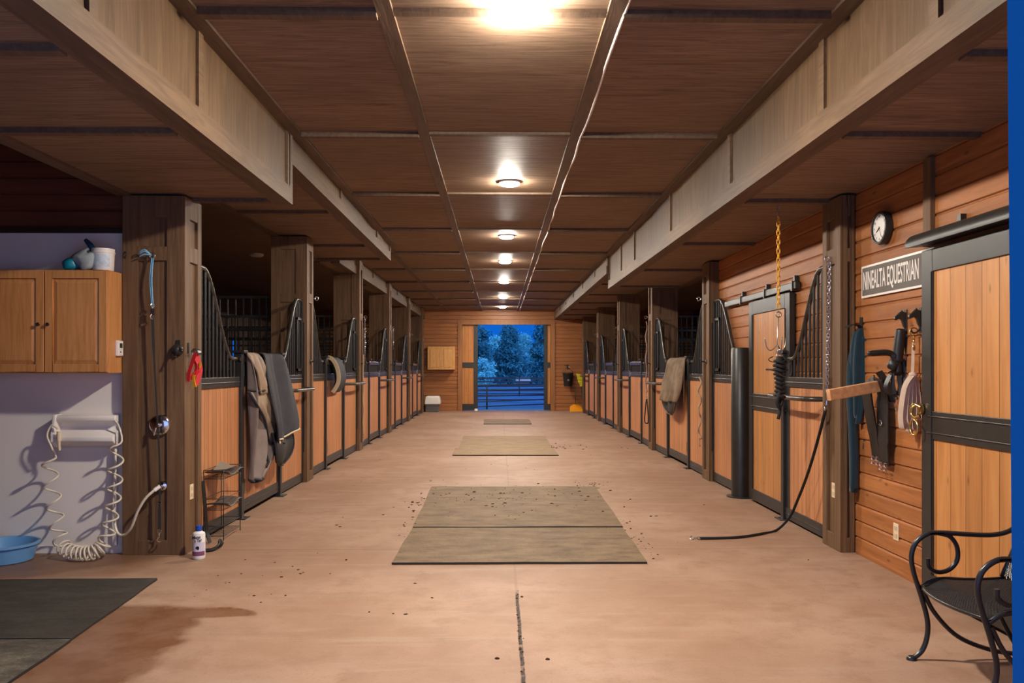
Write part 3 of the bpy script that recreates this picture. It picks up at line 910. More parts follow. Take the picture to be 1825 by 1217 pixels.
mb.tube(spline([g2 + Vector((-.02,0,-.01)), g2, g1 + Vector((0,0,-.01)), g1 + Vector((.05,0,-.045))], 4), .02, 8)
o = mb.obj('glove', M['tealdark'], smooth=True); tag(o, 'dark teal glove sticking up from the grey bag', 'glove')

# thermostat on the cabinet side
th = thing('thermostat', (-2.82, 6.06, 1.49), 'small white thermostat on the side of the oak cabinet', 'thermostat')
MB().box(-2.823, -2.797, 6.02, 6.10, 1.485, 1.60).obj('case', M['white'], th, bevel=.006)
MB().box(-2.797, -2.795, 6.04, 6.08, 1.545, 1.58).obj('display', plain('grey_display', srgb(60,62,60), .2), th)
MB().box(-2.797, -2.794, 6.045, 6.06, 1.51, 1.52).obj('button', plain('grey_button', srgb(120,120,118), .4), th)

# ------------------------------------------------------------------ hose tray with coiled hose
tx0, tx1 = at(102, 770, 6.15).x, at(211, 770, 6.15).x
t = thing('hose_tray', ((tx0+tx1)/2, 6.15, .80), 'white wall mounted hose tray below the oak cabinet', 'tray')
MB().box(tx0-.01, tx1+.03, YB-.020, YB-.012, .79, 1.06).obj('back_plate', M['white'], t, bevel=.005)
prof = [(YB-.022, 1.045), (YB-.10, 1.045), (YB-.115, 1.03), (YB-.115, 1.005), (YB-.05, .985), (YB-.04, .955), (YB-.05, .93), (YB-.125, .90), (YB-.145, .885), (YB-.145, .855), (YB-.10, .82), (YB-.022, .80)]
n = len(prof); mb = MB()
mb.prism(prof, tx0, tx1, 'x')
mb.obj('shelf', M['white'], t, bevel=.006, smooth=40)
for k, xx in enumerate((tx0-.004, tx1-.02)):
    ep = MB(); ep.prism([(YB-.022, 1.05), (YB-.12, 1.05), (YB-.13, .98), (YB-.15, .9), (YB-.15, .85), (YB-.1, .81), (YB-.022, .795)], xx, xx+.024, 'x')
    if k == 0: ep.obj('end_bracket', M['white'], t, bevel=.006)
nz = MB(); nx = at(105, 785, 6.05)
nz.tube([(nx.x, 6.05, .93), (nx.x, 6.05, .86)], .016, 10); nz.tube([(nx.x, 6.05, .862), (nx.x+.004, 6.05, .79)], [.011, .009], 10)
nz.obj('spray_nozzle', M['cream'], t, smooth=40)

axis = [at(103, 764, 6.05), at(92, 758, 6.05), at(84, 776, 6.05), at(94, 800, 6.05), at(88, 815, 6.06), at(90, 850, 6.07), at(95, 890, 6.07), at(101, 930, 6.06), at(107, 958, 6.05), at(116, 978, 6.0), at(133, 985, 5.95), at(150, 987, 5.94), at(167, 984, 5.95), at(182, 974, 5.99), at(190, 955, 6.03), at(196, 930, 6.05), at(201, 895, 6.06), at(204, 860, 6.06), at(206, 830, 6.06), at(208, 800, 6.06), at(217, 783, 6.06), at(212, 760, 6.08), at(205, 750, 6.1)]
rad  = [0, 0, 0, .01, .046, .052, .052, .052, .052, .05, .05, .05, .05, .05, .05, .05, .052, .052, .052, .045, .0, 0, 0]
turn = [0, 0, 0, .1, .5, 1.5, 2.55, 3.7, 4.6, 6.0, 8.5, 11, 13.5, 15.8, 16.8, 17.7, 18.8, 19.9, 20.8, 21.6, 21.9, 22, 22]
per = 60
A = spline(axis, per)
path = []
prev_u = Vector((1, 0, 0))
for i, p in enumerate(A):
    s_ = min(len(rad)-1.0001, i/per); k = int(s_); f_ = s_-k
    r_ = rad[k]*(1-f_) + rad[k+1]*f_; tn = turn[k]*(1-f_) + turn[k+1]*f_
    tg = (A[min(i+1, len(A)-1)] - A[max(i-1, 0)]).normalized()
    prev_u = (prev_u - tg*prev_u.dot(tg)).normalized()
    w_ = tg.cross(prev_u)
    a = 2*math.pi*tn
    if i % 3 == 0 or r_ > .02 and i % 3 == 0 or i == len(A)-1 or (turn[k+1]-turn[k] > 1.6):
        q = p + prev_u*math.cos(a)*r_ + w_*math.sin(a)*r_
        q.z = max(q.z, .009); q.y = min(q.y, YB-.03)
        path.append(q)
o = MB().tube(path, .0075, 7).obj('coiled_hose', M['ivory_hose'], smooth=True)
tag(o, 'cream spiral hose hanging from the hose tray to the floor', 'hose')

# supply hose from the wall elbow up behind the tray, and its pipe
pp = [at(284, 867, 6.03), at(272, 876, 6.0), at(258, 890, 5.99), at(245, 912, 6.0), at(235, 938, 6.03), at(225, 951, 6.06), at(214, 953, 6.08), at(206, 940, 6.1), at(203, 900, 6.13), at(205, 840, 6.15), at(206, 800, 6.15)]
t = thing('supply_hose', pp[5], 'cream supply hose looping from the chrome elbow to the hose tray', 'hose')
MB().tube(spline(pp, 6), .010, 8).obj('hose', M['ivory_hose'], t, smooth=True)
MB().tube([pp[0] + Vector((.006,0,.003)), pp[0].lerp(pp[1], .75)], .015, 10).obj('collar', M['white'], t, smooth=40)
cx_ = at(204, 880, 6.17).x
o = MB().box(cx_-.018, cx_+.018, 6.165, 6.197, .06, .81).obj('pipe_cover', M['white'], bevel=.006); tag(o, 'slim white pipe cover running from the hose tray to the floor', 'pipe cover')
# thin dark cable beside the white panel
o = MB().tube(spline([at(221, 418, 6.19), at(221.5, 440, 6.18), at(224, 452, 6.1), at(221, 468, 6.15), at(219, 484, 6.19), at(220, 520, 6.19)], 5), .004, 6).obj('cable', M['webbing'], smooth=True); tag(o, 'thin dark cable hanging between the wash panel and the wide post', 'cable')

# blue pan on the wet floor
M['bluep'] = plain('blue_plastic', srgb(104,156,204), .4)
bx = -3.60; by = 5.98
t = thing('feed_pan', (bx, by, 0), 'shallow round blue feed pan on the wet floor under the cabinet', 'pan')
MB().lathe([(.0001, .0), (.185, .0), (.195, .006), (.222, .115), (.238, .118), (.238, .132), (.222, .134), (.214, .125), (.188, .02), (.0001, .018)], (bx, by-.02, 0), n=40).obj('pan', M['bluep'], t, smooth=40)

t['category'] = 'pan'

# ------------------------------------------------------------------ fittings on the wide post
YF = POSTS[0]
v = at(284.5, 757, YF)
t = thing('shower_valve', (v.x, YF, v.z), 'round chrome shower valve plate with lever on the wide post', 'valve')
MB().lathe([(.0001, YF-.022), (.03, YF-.022), (.07, YF-.014), (.08, YF-.004), (.08, YF+.02)], (v.x, 0, v.z), axis='y', n=36).obj('plate', M['chrome'], t, smooth=50)
h = MB(); h.lathe([(.0001, YF-.065), (.018, YF-.063), (.021, YF-.02)], (v.x, 0, v.z), axis='y', n=18)
h.tube([(v.x, YF-.05, v.z), (v.x-.012, YF-.055, v.z-.04), (v.x-.02, YF-.055, v.z-.075)], [.012, .01, .007], 8)
h.obj('lever', M['chrome'], t, smooth=50)
v = at(289, 866, YF)
t = thing('hose_elbow', (v.x, YF, v.z), 'small round chrome elbow flange below the shower valve', 'hose elbow')
MB().lathe([(.0001, YF-.014), (.02, YF-.013), (.035, YF-.004), (.036, YF+.02)], (v.x, 0, v.z), axis='y', n=24).obj('flange', M['chrome'], t, smooth=50)
MB().tube([(v.x, YF, v.z), (v.x-.004, YF-.045, v.z), (v.x-.02, YF-.07, v.z-.004)], .012, 10).obj('spout', M['chrome'], t, smooth=50)

# blue rope, snap and black tie strap on a ring
v = at(275, 457, YF)
t = thing('tie_strap', (v.x, YF-.03, .1), 'black tie strap hung by a blue rope from a ring on the wide post', 'strap')
q = MB(); q.tube([(v.x, YF+.01, v.z), (v.x, YF-.03, v.z)], .006, 6); q.tube(arc((v.x, YF-.035, v.z), .02, 0, 2*math.pi, 14)[:-1], .0055, 6, closed=True)
q.obj('ring', M['steel'], t, smooth=True)
M['bluerope'] = plain('light_blue_rope', srgb(120,178,214), .7)
zt = at(276, 545, YF-.05).z
q = MB(); q.tube(spline([(v.x-.004, YF-.035, v.z-.015), (v.x-.01, YF-.05, (v.z+zt)/2), (v.x+.004, YF-.05, zt)], 6), .0055, 6)
q.tube(spline([(v.x+.006, YF-.035, v.z-.015), (v.x+.004, YF-.055, (v.z+zt)/2), (v.x+.012, YF-.05, zt)], 6), .0055, 6)
for dz in (-.012, 0.01, .022): q.tube(spline([(v.x-.004, YF-.04, v.z+.004), (v.x-.045, YF-.06, v.z+.02+dz), (v.x-.085, YF-.055, v.z+.004+dz)], 5), .005, 6)
q.obj('blue_rope', M['bluerope'], t, smooth=True)
q = MB(); snap(q, (v.x+.008, YF-.05, zt+.015), .12); q.box(v.x-.006, v.x+.022, YF-.057, YF-.043, zt-.07, zt-.02); q.obj('panic_snap', M['steel'], t, smooth=40)
zb_ = at(284, 945, YF-.05).z
xb = at(284, 945, YF-.05).x
q = MB()
pts = [Vector((v.x+.008, YF-.05, zt-.09)), Vector((v.x+.02, YF-.05, zt-.4)), Vector((xb+.003, YF-.06, .75)), Vector((xb+.003, YF-.05, .45)), Vector((xb, YF-.05, zb_+.16)), Vector((xb, YF-.05, zb_))]
strip(q, spline(pts, 4), [.02]*4 + [.012]*8 + [.014]*4 + [.022]*5, (1, .35, 0), .004)
q.obj('strap', M['webbing'], t)
q = MB(); snap(q, (xb, YF-.05, zb_+.005), .085)
q.tube(arc((xb+.004, YF-.054, .40), .012, 0, 2*math.pi, 12)[:-1], .004, 6, closed=True)
q.obj('bolt_snap', M['chrome'], t, smooth=40)

v = at(317, 624, YF)
t = thing('tether_hook', (v.x, YF-.02, v.z), 'round black tether bracket on the wide post', 'hook')
q = MB(); q.box(v.x-.012, v.x+.018, YF-.008, YF, v.z+.01, v.z+.075); q.lathe([(.0001, YF-.052), (.02, YF-.05), (.04, YF-.03), (.046, YF-.012), (.04, YF)], (v.x, 0, v.z), axis='y', n=20)
q.obj('bracket', M['black'], t, smooth=40)
q = MB().tube(spline([(v.x+.02, YF-.03, v.z+.02), (v.x+.05, YF-.06, v.z), (v.x+.055, YF-.07, v.z-.01)], 4), .008, 8); q.tube(spline([(v.x-.03, YF-.03, v.z-.03), (v.x, YF-.08, v.z-.055), (v.x+.02, YF-.09, v.z-.05)], 4), .007, 8)
q.obj('prong', M['black'], t, smooth=True)

# hook and red halter on the aisle face
xh = XL + .02
hy = YF + .06
v = at(345, 625, hy)
t = thing('bridle_hook', (xh, hy, v.z), 'black metal bridle hook on the wide post above the red halter', 'hook')
q = MB(); q.box(xh, xh+.008, hy-.012, hy+.012, v.z-.02, v.z+.06)
q.obj('back_plate', M['black'], t)
rr = []
for k in range(9):
    a = R(200 - 220*k/8); rr.append((xh+.06+.05*math.cos(a)*.5, v.z-.02+.035*math.sin(a)))
q = MB(); n0 = len(q.v)
strip(q, [Vector((p[0], hy, p[1])) for p in rr], .07, (0,1,0), .005); q.obj('cradle', M['black'], t)
M['redweb'] = plain('red_webbing', srgb(206,34,40), .6)
M['yellowweb'] = plain('yellow_webbing', srgb(232,170,20), .6)
t = thing('halter', (xh+.06, hy, v.z-.3), 'bright red webbing halter hanging on the wide post', 'halter')
q = MB()
def px(a, b_, dy=0.0): return at(a, b_, hy - .03 + dy)
strip(q, spline([px(349, 628), px(343, 645), px(337, 664), px(335, 680)], 4), .034, (.9, -.4, .2))
strip(q, spline([px(349, 628, .02), px(354, 645, .02), px(357, 660, .02), px(353, 676, .01), px(349, 686)], 4), .034, (.9, .5, .2))
strip(q, spline([px(340, 676), px(346, 668), px(354, 660)], 4), .03, (.2, -.3, .9))
strip(q, spline([px(345, 640), px(350, 652), px(348, 664), px(345, 672)], 4), .026, (.8, -.5, .1))
q.obj('webbing', M['redweb'], t, solid=0)
q = MB(); strip(q, spline([px(346, 668, -.02), px(345, 678, -.02), px(348, 690, -.02)], 4), .024, (.9, -.4, 0)); q.obj('yellow_tab', M['yellowweb'], t)
q = MB(); strip(q, spline([px(357, 645, .0), px(356, 655, .0)], 3), .018, (.9, -.4, 0)); q.obj('yellow_tab', M['yellowweb'], t)

def outlet(c, n, label, w=.07, h=.115, face='x', s=1):
    """cover plate: face axis and outward sign"""
    t = thing('outlet_cover', c, label, 'outlet')
    mb = MB(); k = MB()
    if face == 'x':
        mb.box(c[0], c[0]+s*.006, c[1]-w/2, c[1]+w/2, c[2]-h/2, c[2]+h/2)
        for dz in n: k.box(c[0]+s*.006, c[0]+s*.009, c[1]-w*.26, c[1]+w*.26, c[2]+dz-.014, c[2]+dz+.014)
    mb.obj('plate', M['cream'], t, bevel=.002); k.obj('socket', plain('ivory_socket', srgb(200,180,150), .4), t, bevel=.003)
    return t
outlet((XL, POSTS[0]+.175, .446), (-.025, .025), 'cream outlet cover low on the wide post above the bottle', s=1)

# bottle of hair conditioner by the post
bx, by = at(354.5, 985, 6.0).x, 6.0
t = thing('bottle', (bx, by, 0), 'white plastic bottle with blue cap standing against the wide post', 'bottle')
MB().lathe([(.0001, 0), (.040, 0), (.044, .006), (.045, .02), (.045, .178), (.042, .19), (.022, .202), (.019, .206), (.0001, .207)], (bx, by, 0), n=28).obj('body', M['white'], t, smooth=40)
MB().lathe([(.021, .203), (.0215, .207), (.019, .242), (.0001, .243)], (bx, by, 0), n=20).obj('cap', plain('blue_cap', srgb(28,70,168), .4), t, smooth=40)
MB().lathe([(.0456, .028), (.0456, .060)], (bx, by, 0), n=24, a0=R(190), a1=R(350)).obj('label_band', plain('purple_band', srgb(120,70,100), .5), t, smooth=True)
MB().lathe([(.0454, .06), (.0454, .125)], (bx, by, 0), n=24, a0=R(190), a1=R(350)).obj('label_field', plain('lilac_label', srgb(206,198,214), .5), t, smooth=True)
def text(name, body, loc, size, mat, parent, rot, sx=1.0, ext=.0006, bold=0.0, align='CENTER', shear=0):
    cu = bpy.data.curves.new(name, 'FONT'); cu.body = body; cu.size = size; cu.extrude = ext; cu.offset = bold; cu.align_x = align; cu.align_y = 'CENTER'; cu.shear = shear
    cu.materials.append(mat)
    tmp = bpy.data.objects.new(name, cu); me = bpy.data.meshes.new_from_object(tmp); me.name = name
    bpy.data.objects.remove(tmp); bpy.data.curves.remove(cu)
    if not me.materials: me.materials.append(mat)
    o = bpy.data.objects.new(name, me); COL.objects.link(o)
    o.rotation_euler = rot; o.scale = (sx, 1, 1)
    o.parent = parent; o.location = Vector(loc) - wpos(parent)
    return o
M['ink'] = plain('black_ink', srgb(24,22,26), .5)
FRONT = (R(90), 0, 0)
MB().lathe([(.0455, .128), (.0455, .176)], (bx, by, 0), n=24, a0=R(190), a1=R(350)).obj('label_head', plain('white_label', srgb(238,232,228), .5), t, smooth=True)
text('lettering', "Mane", (bx-.004, by-.0465, .163), .032, M['ink'], t, (R(90), R(-8), 0), .9, shear=.25, bold=.0006)
text('lettering', "'n Tail", (bx+.006, by-.0465, .140), .026, M['ink'], t, (R(90), R(-8), 0), .9, shear=.25, bold=.0006)
q = MB(); lump(q, (bx+.006, by-.045, .086), .012, 4, 10, 6, .3, 1.2, .12, 1.0); q.obj('horse_mark', M['ink'], t, smooth=True)

# wire rack with two dark trays
t = thing('wire_rack', (-2.30, 6.8, 0), 'small black three tier wire rack standing against the stall boards', 'rack')
X0, X1, Y0, Y1 = -2.385, -2.225, 6.60, 7.02
wr = MB(); r_ = .0035
for (x, y) in ((X0, Y0), (X1, Y0), (X0, Y1), (X1, Y1)): wr.tube([(x, y, 0.004), (x, y, .57)], r_, 6)
for z in (.04, .12, .25, .34, .50, .57):
    wr.tube([(X0,Y0,z),(X1,Y0,z),(X1,Y1,z),(X0,Y1,z)], r_*.8, 6, closed=True)
for z in (.04, .25, .50):
    for k in range(1, 9):
        y = Y0 + (Y1-Y0)*k/9; wr.tube([(X0, y, z), (X1, y, z)], r_*.55, 5)
wr.obj('wire_frame', M['black'], t, smooth=True)
M['tray'] = plain('grey_mesh_tray', srgb(86,80,74), .5, .2)
def tray(z, y0, y1, tilt, nm):
    rows = []
    for i in range(9):
        y = y0 + (y1-y0)*i/8; row = []
        for j in range(7):
            x = X0+.004 + (X1-X0+.03)*j/6
            row.append((x, y, z + tilt*(i/8) + .012*math.sin(i*.9+j*.4) + (.05 if i == 0 else 0)*(.5)))
        rows.append(row)
    return MB().grid(rows).obj(nm, M['tray'], t, solid=.004, smooth=True)
tray(.53, Y0+.01, Y1+.03, .01, 'tray'); tray(.272, Y0+.01, Y1-.03, .02, 'tray')
q = MB(); q.face([(X0+.005, Y0+.2, .545), (X1-.03, Y0+.15, .56), (X1-.03, Y1-.06, .56), (X0+.005, Y1-.04, .60)]); q.obj('folded_sheet', plain('grey_sheet', srgb(128,118,104), .6), t, solid=.004)
# dark strap leaning by the rack and a black scraper on the floor
o = strip(MB(), spline([(-2.355, 6.5, .50), (-2.345, 6.52, .3), (-2.34, 6.54, .12), (-2.30, 6.50, .012)], 5), .03, (.5, .8, 0), .007).obj('rubber_strap', M['rubber']); tag(o, 'dark rubber strap hanging down beside the wire rack', 'strap')
o = strip(MB(), spline([at(366, 979, 6.22), at(378, 977, 6.24), at(390, 970, 6.3), at(395, 962, 6.35)], 5), .05, (.2, .9, .1), .014)
zmin = min(p[2] for p in o.v); o.v = [(p[0], p[1], max(.002, p[2]-zmin+.002)) for p in o.v]
o = o.obj('scraper', M['leather'], bevel=.003); tag(o, 'black curved sweat scraper on the floor beside the bottle', 'scraper')

# ------------------------------------------------------------------ blankets over the stall doors
M['navy'] = plain('charcoal_navy_canvas', srgb(50,48,54), .75, 0, .3, noise=.16, nscale=9, bump=.25)
M['taupe'] = plain('taupe_grey_sheet', srgb(132,118,110), .7, 0, .3, noise=.12, nscale=10, bump=.3)
M['tan'] = plain('tan_sheet_lining', srgb(150,126,104), .7, 0, .3, noise=.12, nscale=12, bump=.3)
M['navytrim'] = plain('dark_navy_binding', srgb(34,34,46), .7)
M['beige'] = plain('beige_binding', srgb(196,176,140), .7)
M['lining'] = plain('black_lining', srgb(34,31,32), .7)
XD = XL - .035
# navy blanket
t = thing('horse_blanket', (-2.3, 8.45, .4), 'dark navy blanket with beige binding draped over the first stall door', 'blanket')
rows = [(1.2, 8.15, 8.86, -2.465), (1.45, 8.13, 8.86, -2.47), (1.537, 8.13, 8.87, -2.42), (1.52, 8.10, 8.9, -2.365), (1.4, 8.04, 8.92, -2.33), (1.2, 7.99, 8.93, -2.28), (1.0, 7.95, 8.93, -2.235, -2.23), (.82, 7.92, 8.91, -2.20, -2.19), (.66, 7.90, 8.86, -2.185, -2.18, .09)]
pts = cloth(rows, 28, .030, 2.6, .4, 3)
o = MB().grid(pts).obj('cover', M['navy'], t, solid=.014, smooth=True)
edge = [p + Vector((.012, -.004, 0)) for p in pts[-1]]
MB().tube(edge, .010, 6).obj('beige_binding', M['beige'], t, smooth=True)
fl_ = []
for i in range(9):
    v_ = i/8; row = []
    for j in range(13):
        u_ = j/12; yy = 7.99 + (8.74-7.99)*(.5+(u_-.5)*math.sqrt(max(.05, 1-(v_*.98)**4)))
        row.append(Vector((-2.23 + .02*math.sin(u_*6) - .10*(.5-u_)*0 + .035*math.sin(math.pi*v_), yy, .76 - .35*v_)))
    fl_.append(row)
MB().grid(fl_).obj('tail_flap', M['lining'], t, solid=.012, smooth=True)
rim_ = [r[0] for r in fl_] + fl_[-1] + [r[-1] for r in reversed(fl_)]
MB().tube([p + Vector((.008, -.002, 0)) for p in rim_], .008, 6).obj('binding', M['navytrim'], t, smooth=True)
q = MB()
for k in range(5): q.obox((-2.36+.004*k, 8.06-.004*k, 1.47-.03*k), (0,1,0), (1,0,0), (0,0,1), .012, .004, .006)
q.obj('buckle', M['steel'], t)
# taupe sheet
t = thing('horse_sheet', (-2.33, 7.9, .3), 'rumpled taupe sheet with dark binding hung beside the navy blanket', 'blanket')
rows = [(1.25, 7.70, 8.05, -2.465), (1.5, 7.68, 8.06, -2.46), (1.538, 7.67, 8.06, -2.42), (1.50, 7.66, 8.07, -2.365), (1.25, 7.68, 8.07, -2.34), (1.02, 7.67, 8.1, -2.325), (.8, 7.66, 8.2, -2.32, -2.26), (.62, 7.66, 8.22, -2.32, -2.25), (.46, 7.66, 8.08, -2.33, -2.26), (.33, 7.68, 7.86, -2.34, -2.29)]
pts = cloth(rows, 30, .034, 5.0, 1.3, 11)
MB().grid(pts).obj('sheet', M['taupe'], t, solid=.008, smooth=True)
side = [r[-1] for r in pts[14:]] + list(reversed(pts[-1]))
q = MB(); q.tube([p + Vector((.01, -.004, 0)) for p in side], .011, 6); q.obj('binding', M['navytrim'], t, smooth=True)
rows = [(1.54, 7.7, 8.02, -2.40), (1.50, 7.66, 8.03, -2.35), (1.36, 7.70, 8.06, -2.31), (1.24, 7.72, 8.09, -2.285), (1.15, 7.78, 8.07, -2.28)]
MB().grid(cloth(rows, 18, .022, 4, .2, 5)).obj('folded_neck', M['tan'], t, solid=.014, smooth=True)
rows = [(1.17, 7.60, 8.0, -2.33, -2.29), (1.08, 7.64, 8.03, -2.29, -2.26), (.95, 7.78, 8.07, -2.275, -2.245), (.80, 7.9, 8.14, -2.265, -2.235), (.70, 7.98, 8.2, -2.25, -2.22), (.64, 8.05, 8.24, -2.235, -2.21)]
pp_ = cloth(rows, 18, .024, 4, 2.2, 8)
MB().grid(pp_).obj('lining_flap', M['tan'], t, solid=.008, smooth=True)
q = MB(); q.tube([r[0] + Vector((.008, -.006, 0)) for r in pp_], .014, 6); q.tube([p + Vector((.008, -.004, 0)) for p in pp_[-1]], .012, 6); q.obj('binding', M['navytrim'], t, smooth=True)
mid_ = [pts[i][int(20 + 2*math.sin(i*.5))] + Vector((.014, -.006, 0)) for i in range(26, len(pts)-4)]
q = MB(); strip(q, mid_, .05, (0.1, 1, 0), .004); q.obj('dark_band', M['navytrim'], t)
q = MB(); q.tube([(-2.355, 7.63, 1.19), (-2.28, 7.72, 1.175), (-2.262, 7.9, 1.18), (-2.27, 8.08, 1.2)], .009, 6); q.obj('belly_strap', M['webbing'], t, smooth=True)
# beige edged cloth on the second door
t = thing('saddle_pad', (-2.33, 11.8, 1.06), 'dark cloth with wide beige edge hanging over the second stall door', 'saddle pad')
prof = spline([(-2.455, 0, 1.25), (-2.46, 0, 1.48), (-2.42, 0, 1.54), (-2.36, 0, 1.525), (-2.30, 0, 1.44), (-2.265, 0, 1.32), (-2.265, 0, 1.20), (-2.31, 0, 1.10), (-2.345, 0, 1.05)], 4)
rows = [[Vector((p.x - .02*u*u*(k/len(prof)), 11.46 + .62*u, p.z)) for u in [j/10 for j in range(11)]] for k, p in enumerate(prof)]
MB().grid(rows).obj('cloth', M['navy'], t, solid=.014, smooth=True)
q = MB(); ed = [r[0] + Vector((.006, -.012, 0)) for r in rows[6:]]
strip(q, ed, .055, (1, 0, .15), .012); q.obj('beige_edge', M['beige'], t, bevel=.003)
inn = [[Vector((p.x - .012 - .05*math.sin(math.pi*v_)*1.0*w2, 11.47 + .01*w2, p.z)) for w2 in (0, .5, 1)] for v_, p in [(k/len(prof), p) for k, p in enumerate(prof)][10:]]
MB().grid(inn).obj('inner_fold', M['lining'], t, solid=.008, smooth=True)
# dusty brown blanket on the clock side
M['dusty'] = plain('dusty_brown_canvas', srgb(112,92,72), .8, 0, .3, noise=.35, nscale=7, bump=.35)
t = thing('horse_blanket', (2.52, 12, .7), 'dusty brown blanket draped over a stall door on the yellow chain side', 'blanket')
rows = [(1.2, 11.45, 12.5, 2.70), (1.45, 11.45, 12.48, 2.705), (1.537, 11.45, 12.48, 2.66), (1.51, 11.4, 12.5, 2.595), (1.36, 11.36, 12.52, 2.555), (1.18, 11.34, 12.54, 2.525, 2.50), (1.02, 11.36, 12.52, 2.50, 2.47), (.90, 11.45, 12.5, 2.485, 2.45)]
pts = cloth(rows, 24, .022, 4, .9, 21)
MB().grid(pts).obj('cover', M['dusty'], t, solid=.014, smooth=True)
fl_ = []
for i in range(9):
    v_ = i/8; row = []
    for j in range(13):
        u_ = j/12; yy = 11.45 + (12.45-11.45)*(.55+(u_-.5)*math.sqrt(max(.03, 1-(v_*.97)**3)))
        row.append(Vector((2.53 - .02*math.sin(u_*6) - .03*math.sin(math.pi*v_), yy, 1.08 - .37*v_)))
    fl_.append(row)
MB().grid(fl_).obj('tail_flap', M['lining'], t, solid=.012, smooth=True)
rim_ = [r[0] for r in fl_] + fl_[-1] + [r[-1] for r in reversed(fl_)]
MB().tube([p + Vector((-.008, -.002, 0)) for p in rim_], .009, 6).obj('binding', M['dusty'], t, smooth=True)
strip(MB(), spline([(2.60, 11.36, 1.5), (2.575, 11.30, 1.3), (2.57, 11.29, 1.05), (2.58, 11.33, .85)], 5), .06, (.3, 1, 0), .01).obj('side_strap', M['dusty'], t)
# ------------------------------------------------------------------ clock wall
FACE_X = Matrix(((0, 0, -1), (-1, 0, 0), (0, 1, 0))).to_euler()      # lettering that faces the aisle from the clock wall
# clock
ck = Vector((WR, 5.64, 2.375)); rc = .112
t = thing('wall_clock', (WR, ck.y, ck.z), 'round black rimmed wall clock with white dial above the dark sign', 'clock')
MB().lathe([(.0001, WR-.004), (rc, WR-.004), (rc+.006, WR-.03), (rc, WR-.056), (rc-.012, WR-.058), (rc-.016, WR-.05), (rc-.017, WR-.04), (.0001, WR-.04)], (0, ck.y, ck.z), axis='x', n=40).obj('rim', M['black'], t, smooth=40)
MB().lathe([(rc-.014, WR-.046), (.0001, WR-.0462)], (0, ck.y, ck.z), axis='x', n=36).obj('dial', plain('clock_dial', srgb(226,220,214), .5), t)
for k in range(1, 13):
    a = math.pi/2 - k*math.pi/6
    text('numeral', str(k), (WR-.0475, ck.y - math.cos(a)*.078, ck.z + math.sin(a)*.078), .022, M['ink'], t, FACE_X, 1.0, .0003)
def hand(nm, ang, L, w):
    a = math.pi/2 - ang
    d = Vector((0, -math.cos(a), math.sin(a))); c = Vector((WR-.049, ck.y, ck.z)) + d*L*.42
    MB().obox(c, d, d.cross(Vector((1,0,0))), (1,0,0), L*.58, w, .0008).obj(nm, M['ink'], t)
hand('hour_hand', R(30*8.0), .05, .0035); hand('minute_hand', R(6*40), .034, .004); hand('second_hand', R(6*26), .075, .001)
# sign
t = thing('wall_sign', (WR, 5.5, 1.912), 'dark grey board sign with white border and condensed white lettering', 'sign')
MB().box(WR-.018, WR-.002, 4.98, 5.985, 1.912, 2.144).obj('board', M['white'], t)
MB().box(WR-.020, WR-.018, 4.99, 5.97, 1.927, 2.129).obj('field', plain('sign_charcoal', srgb(92,84,78), .6), t)
tx = text('lettering', 'NINEALTA EQUESTRIAN', (WR-.0215, 5.552, 2.026), .185, plain('sign_white', srgb(230,222,214), .6), t, FACE_X, 1.0, .0006, .002)
w_ = max(v.co.x for v in tx.data.vertices) - min(v.co.x for v in tx.data.vertices)
tx.scale = (.79/w_, 1, 1)
outlet((WR, 5.49, .283), (-.026, .026), 'cream outlet cover low on the plank wall beside the pine sliding door', s=-1)
outlet((XR, POSTS[0]+.16, .447), (-.026, .026), 'cream outlet cover low on the post beside the silver chain', s=-1)

# horse-head coat hooks
def horse_hook(y, z, label):
    t = thing('coat_hook', (WR, y, z), label, 'hook', 'black horse head coat hooks')
    # profile in (offset from wall, z)
    pf = [(p[0]*.68, p[1]*.8) for p in [(0,.05),(.03,.055),(.05,.075),(.055,.06),(.085,.035),(.115,.012),(.12,-.004),(.108,-.016),(.09,-.01),(.07,.0),(.05,-.01),(.03,-.06),(.012,-.085),(0,-.09)]]
    q = MB(); q.prism([(WR-p[0], z+p[1]) for p in pf], y-.011, y+.011, 'y'); q.obj('horse_head', M['black'], t, bevel=.004)
    q = MB(); q.tube(spline([(WR, y, z-.07), (WR-.03, y, z-.1), (WR-.055, y, z-.1), (WR-.065, y, z-.08)], 4), .006, 8); q.obj('peg', M['black'], t, smooth=True)
    q = MB(); q.box(WR-.006, WR, y-.02, y+.02, z-.1, z+.06); q.obj('back_plate', M['black'], t, bevel=.003)
    return t
horse_hook(5.36, 1.725, 'black horse head coat hook holding the black surcingle')
horse_hook(5.17, 1.725, 'black horse head coat hook holding the beige coiled lead')

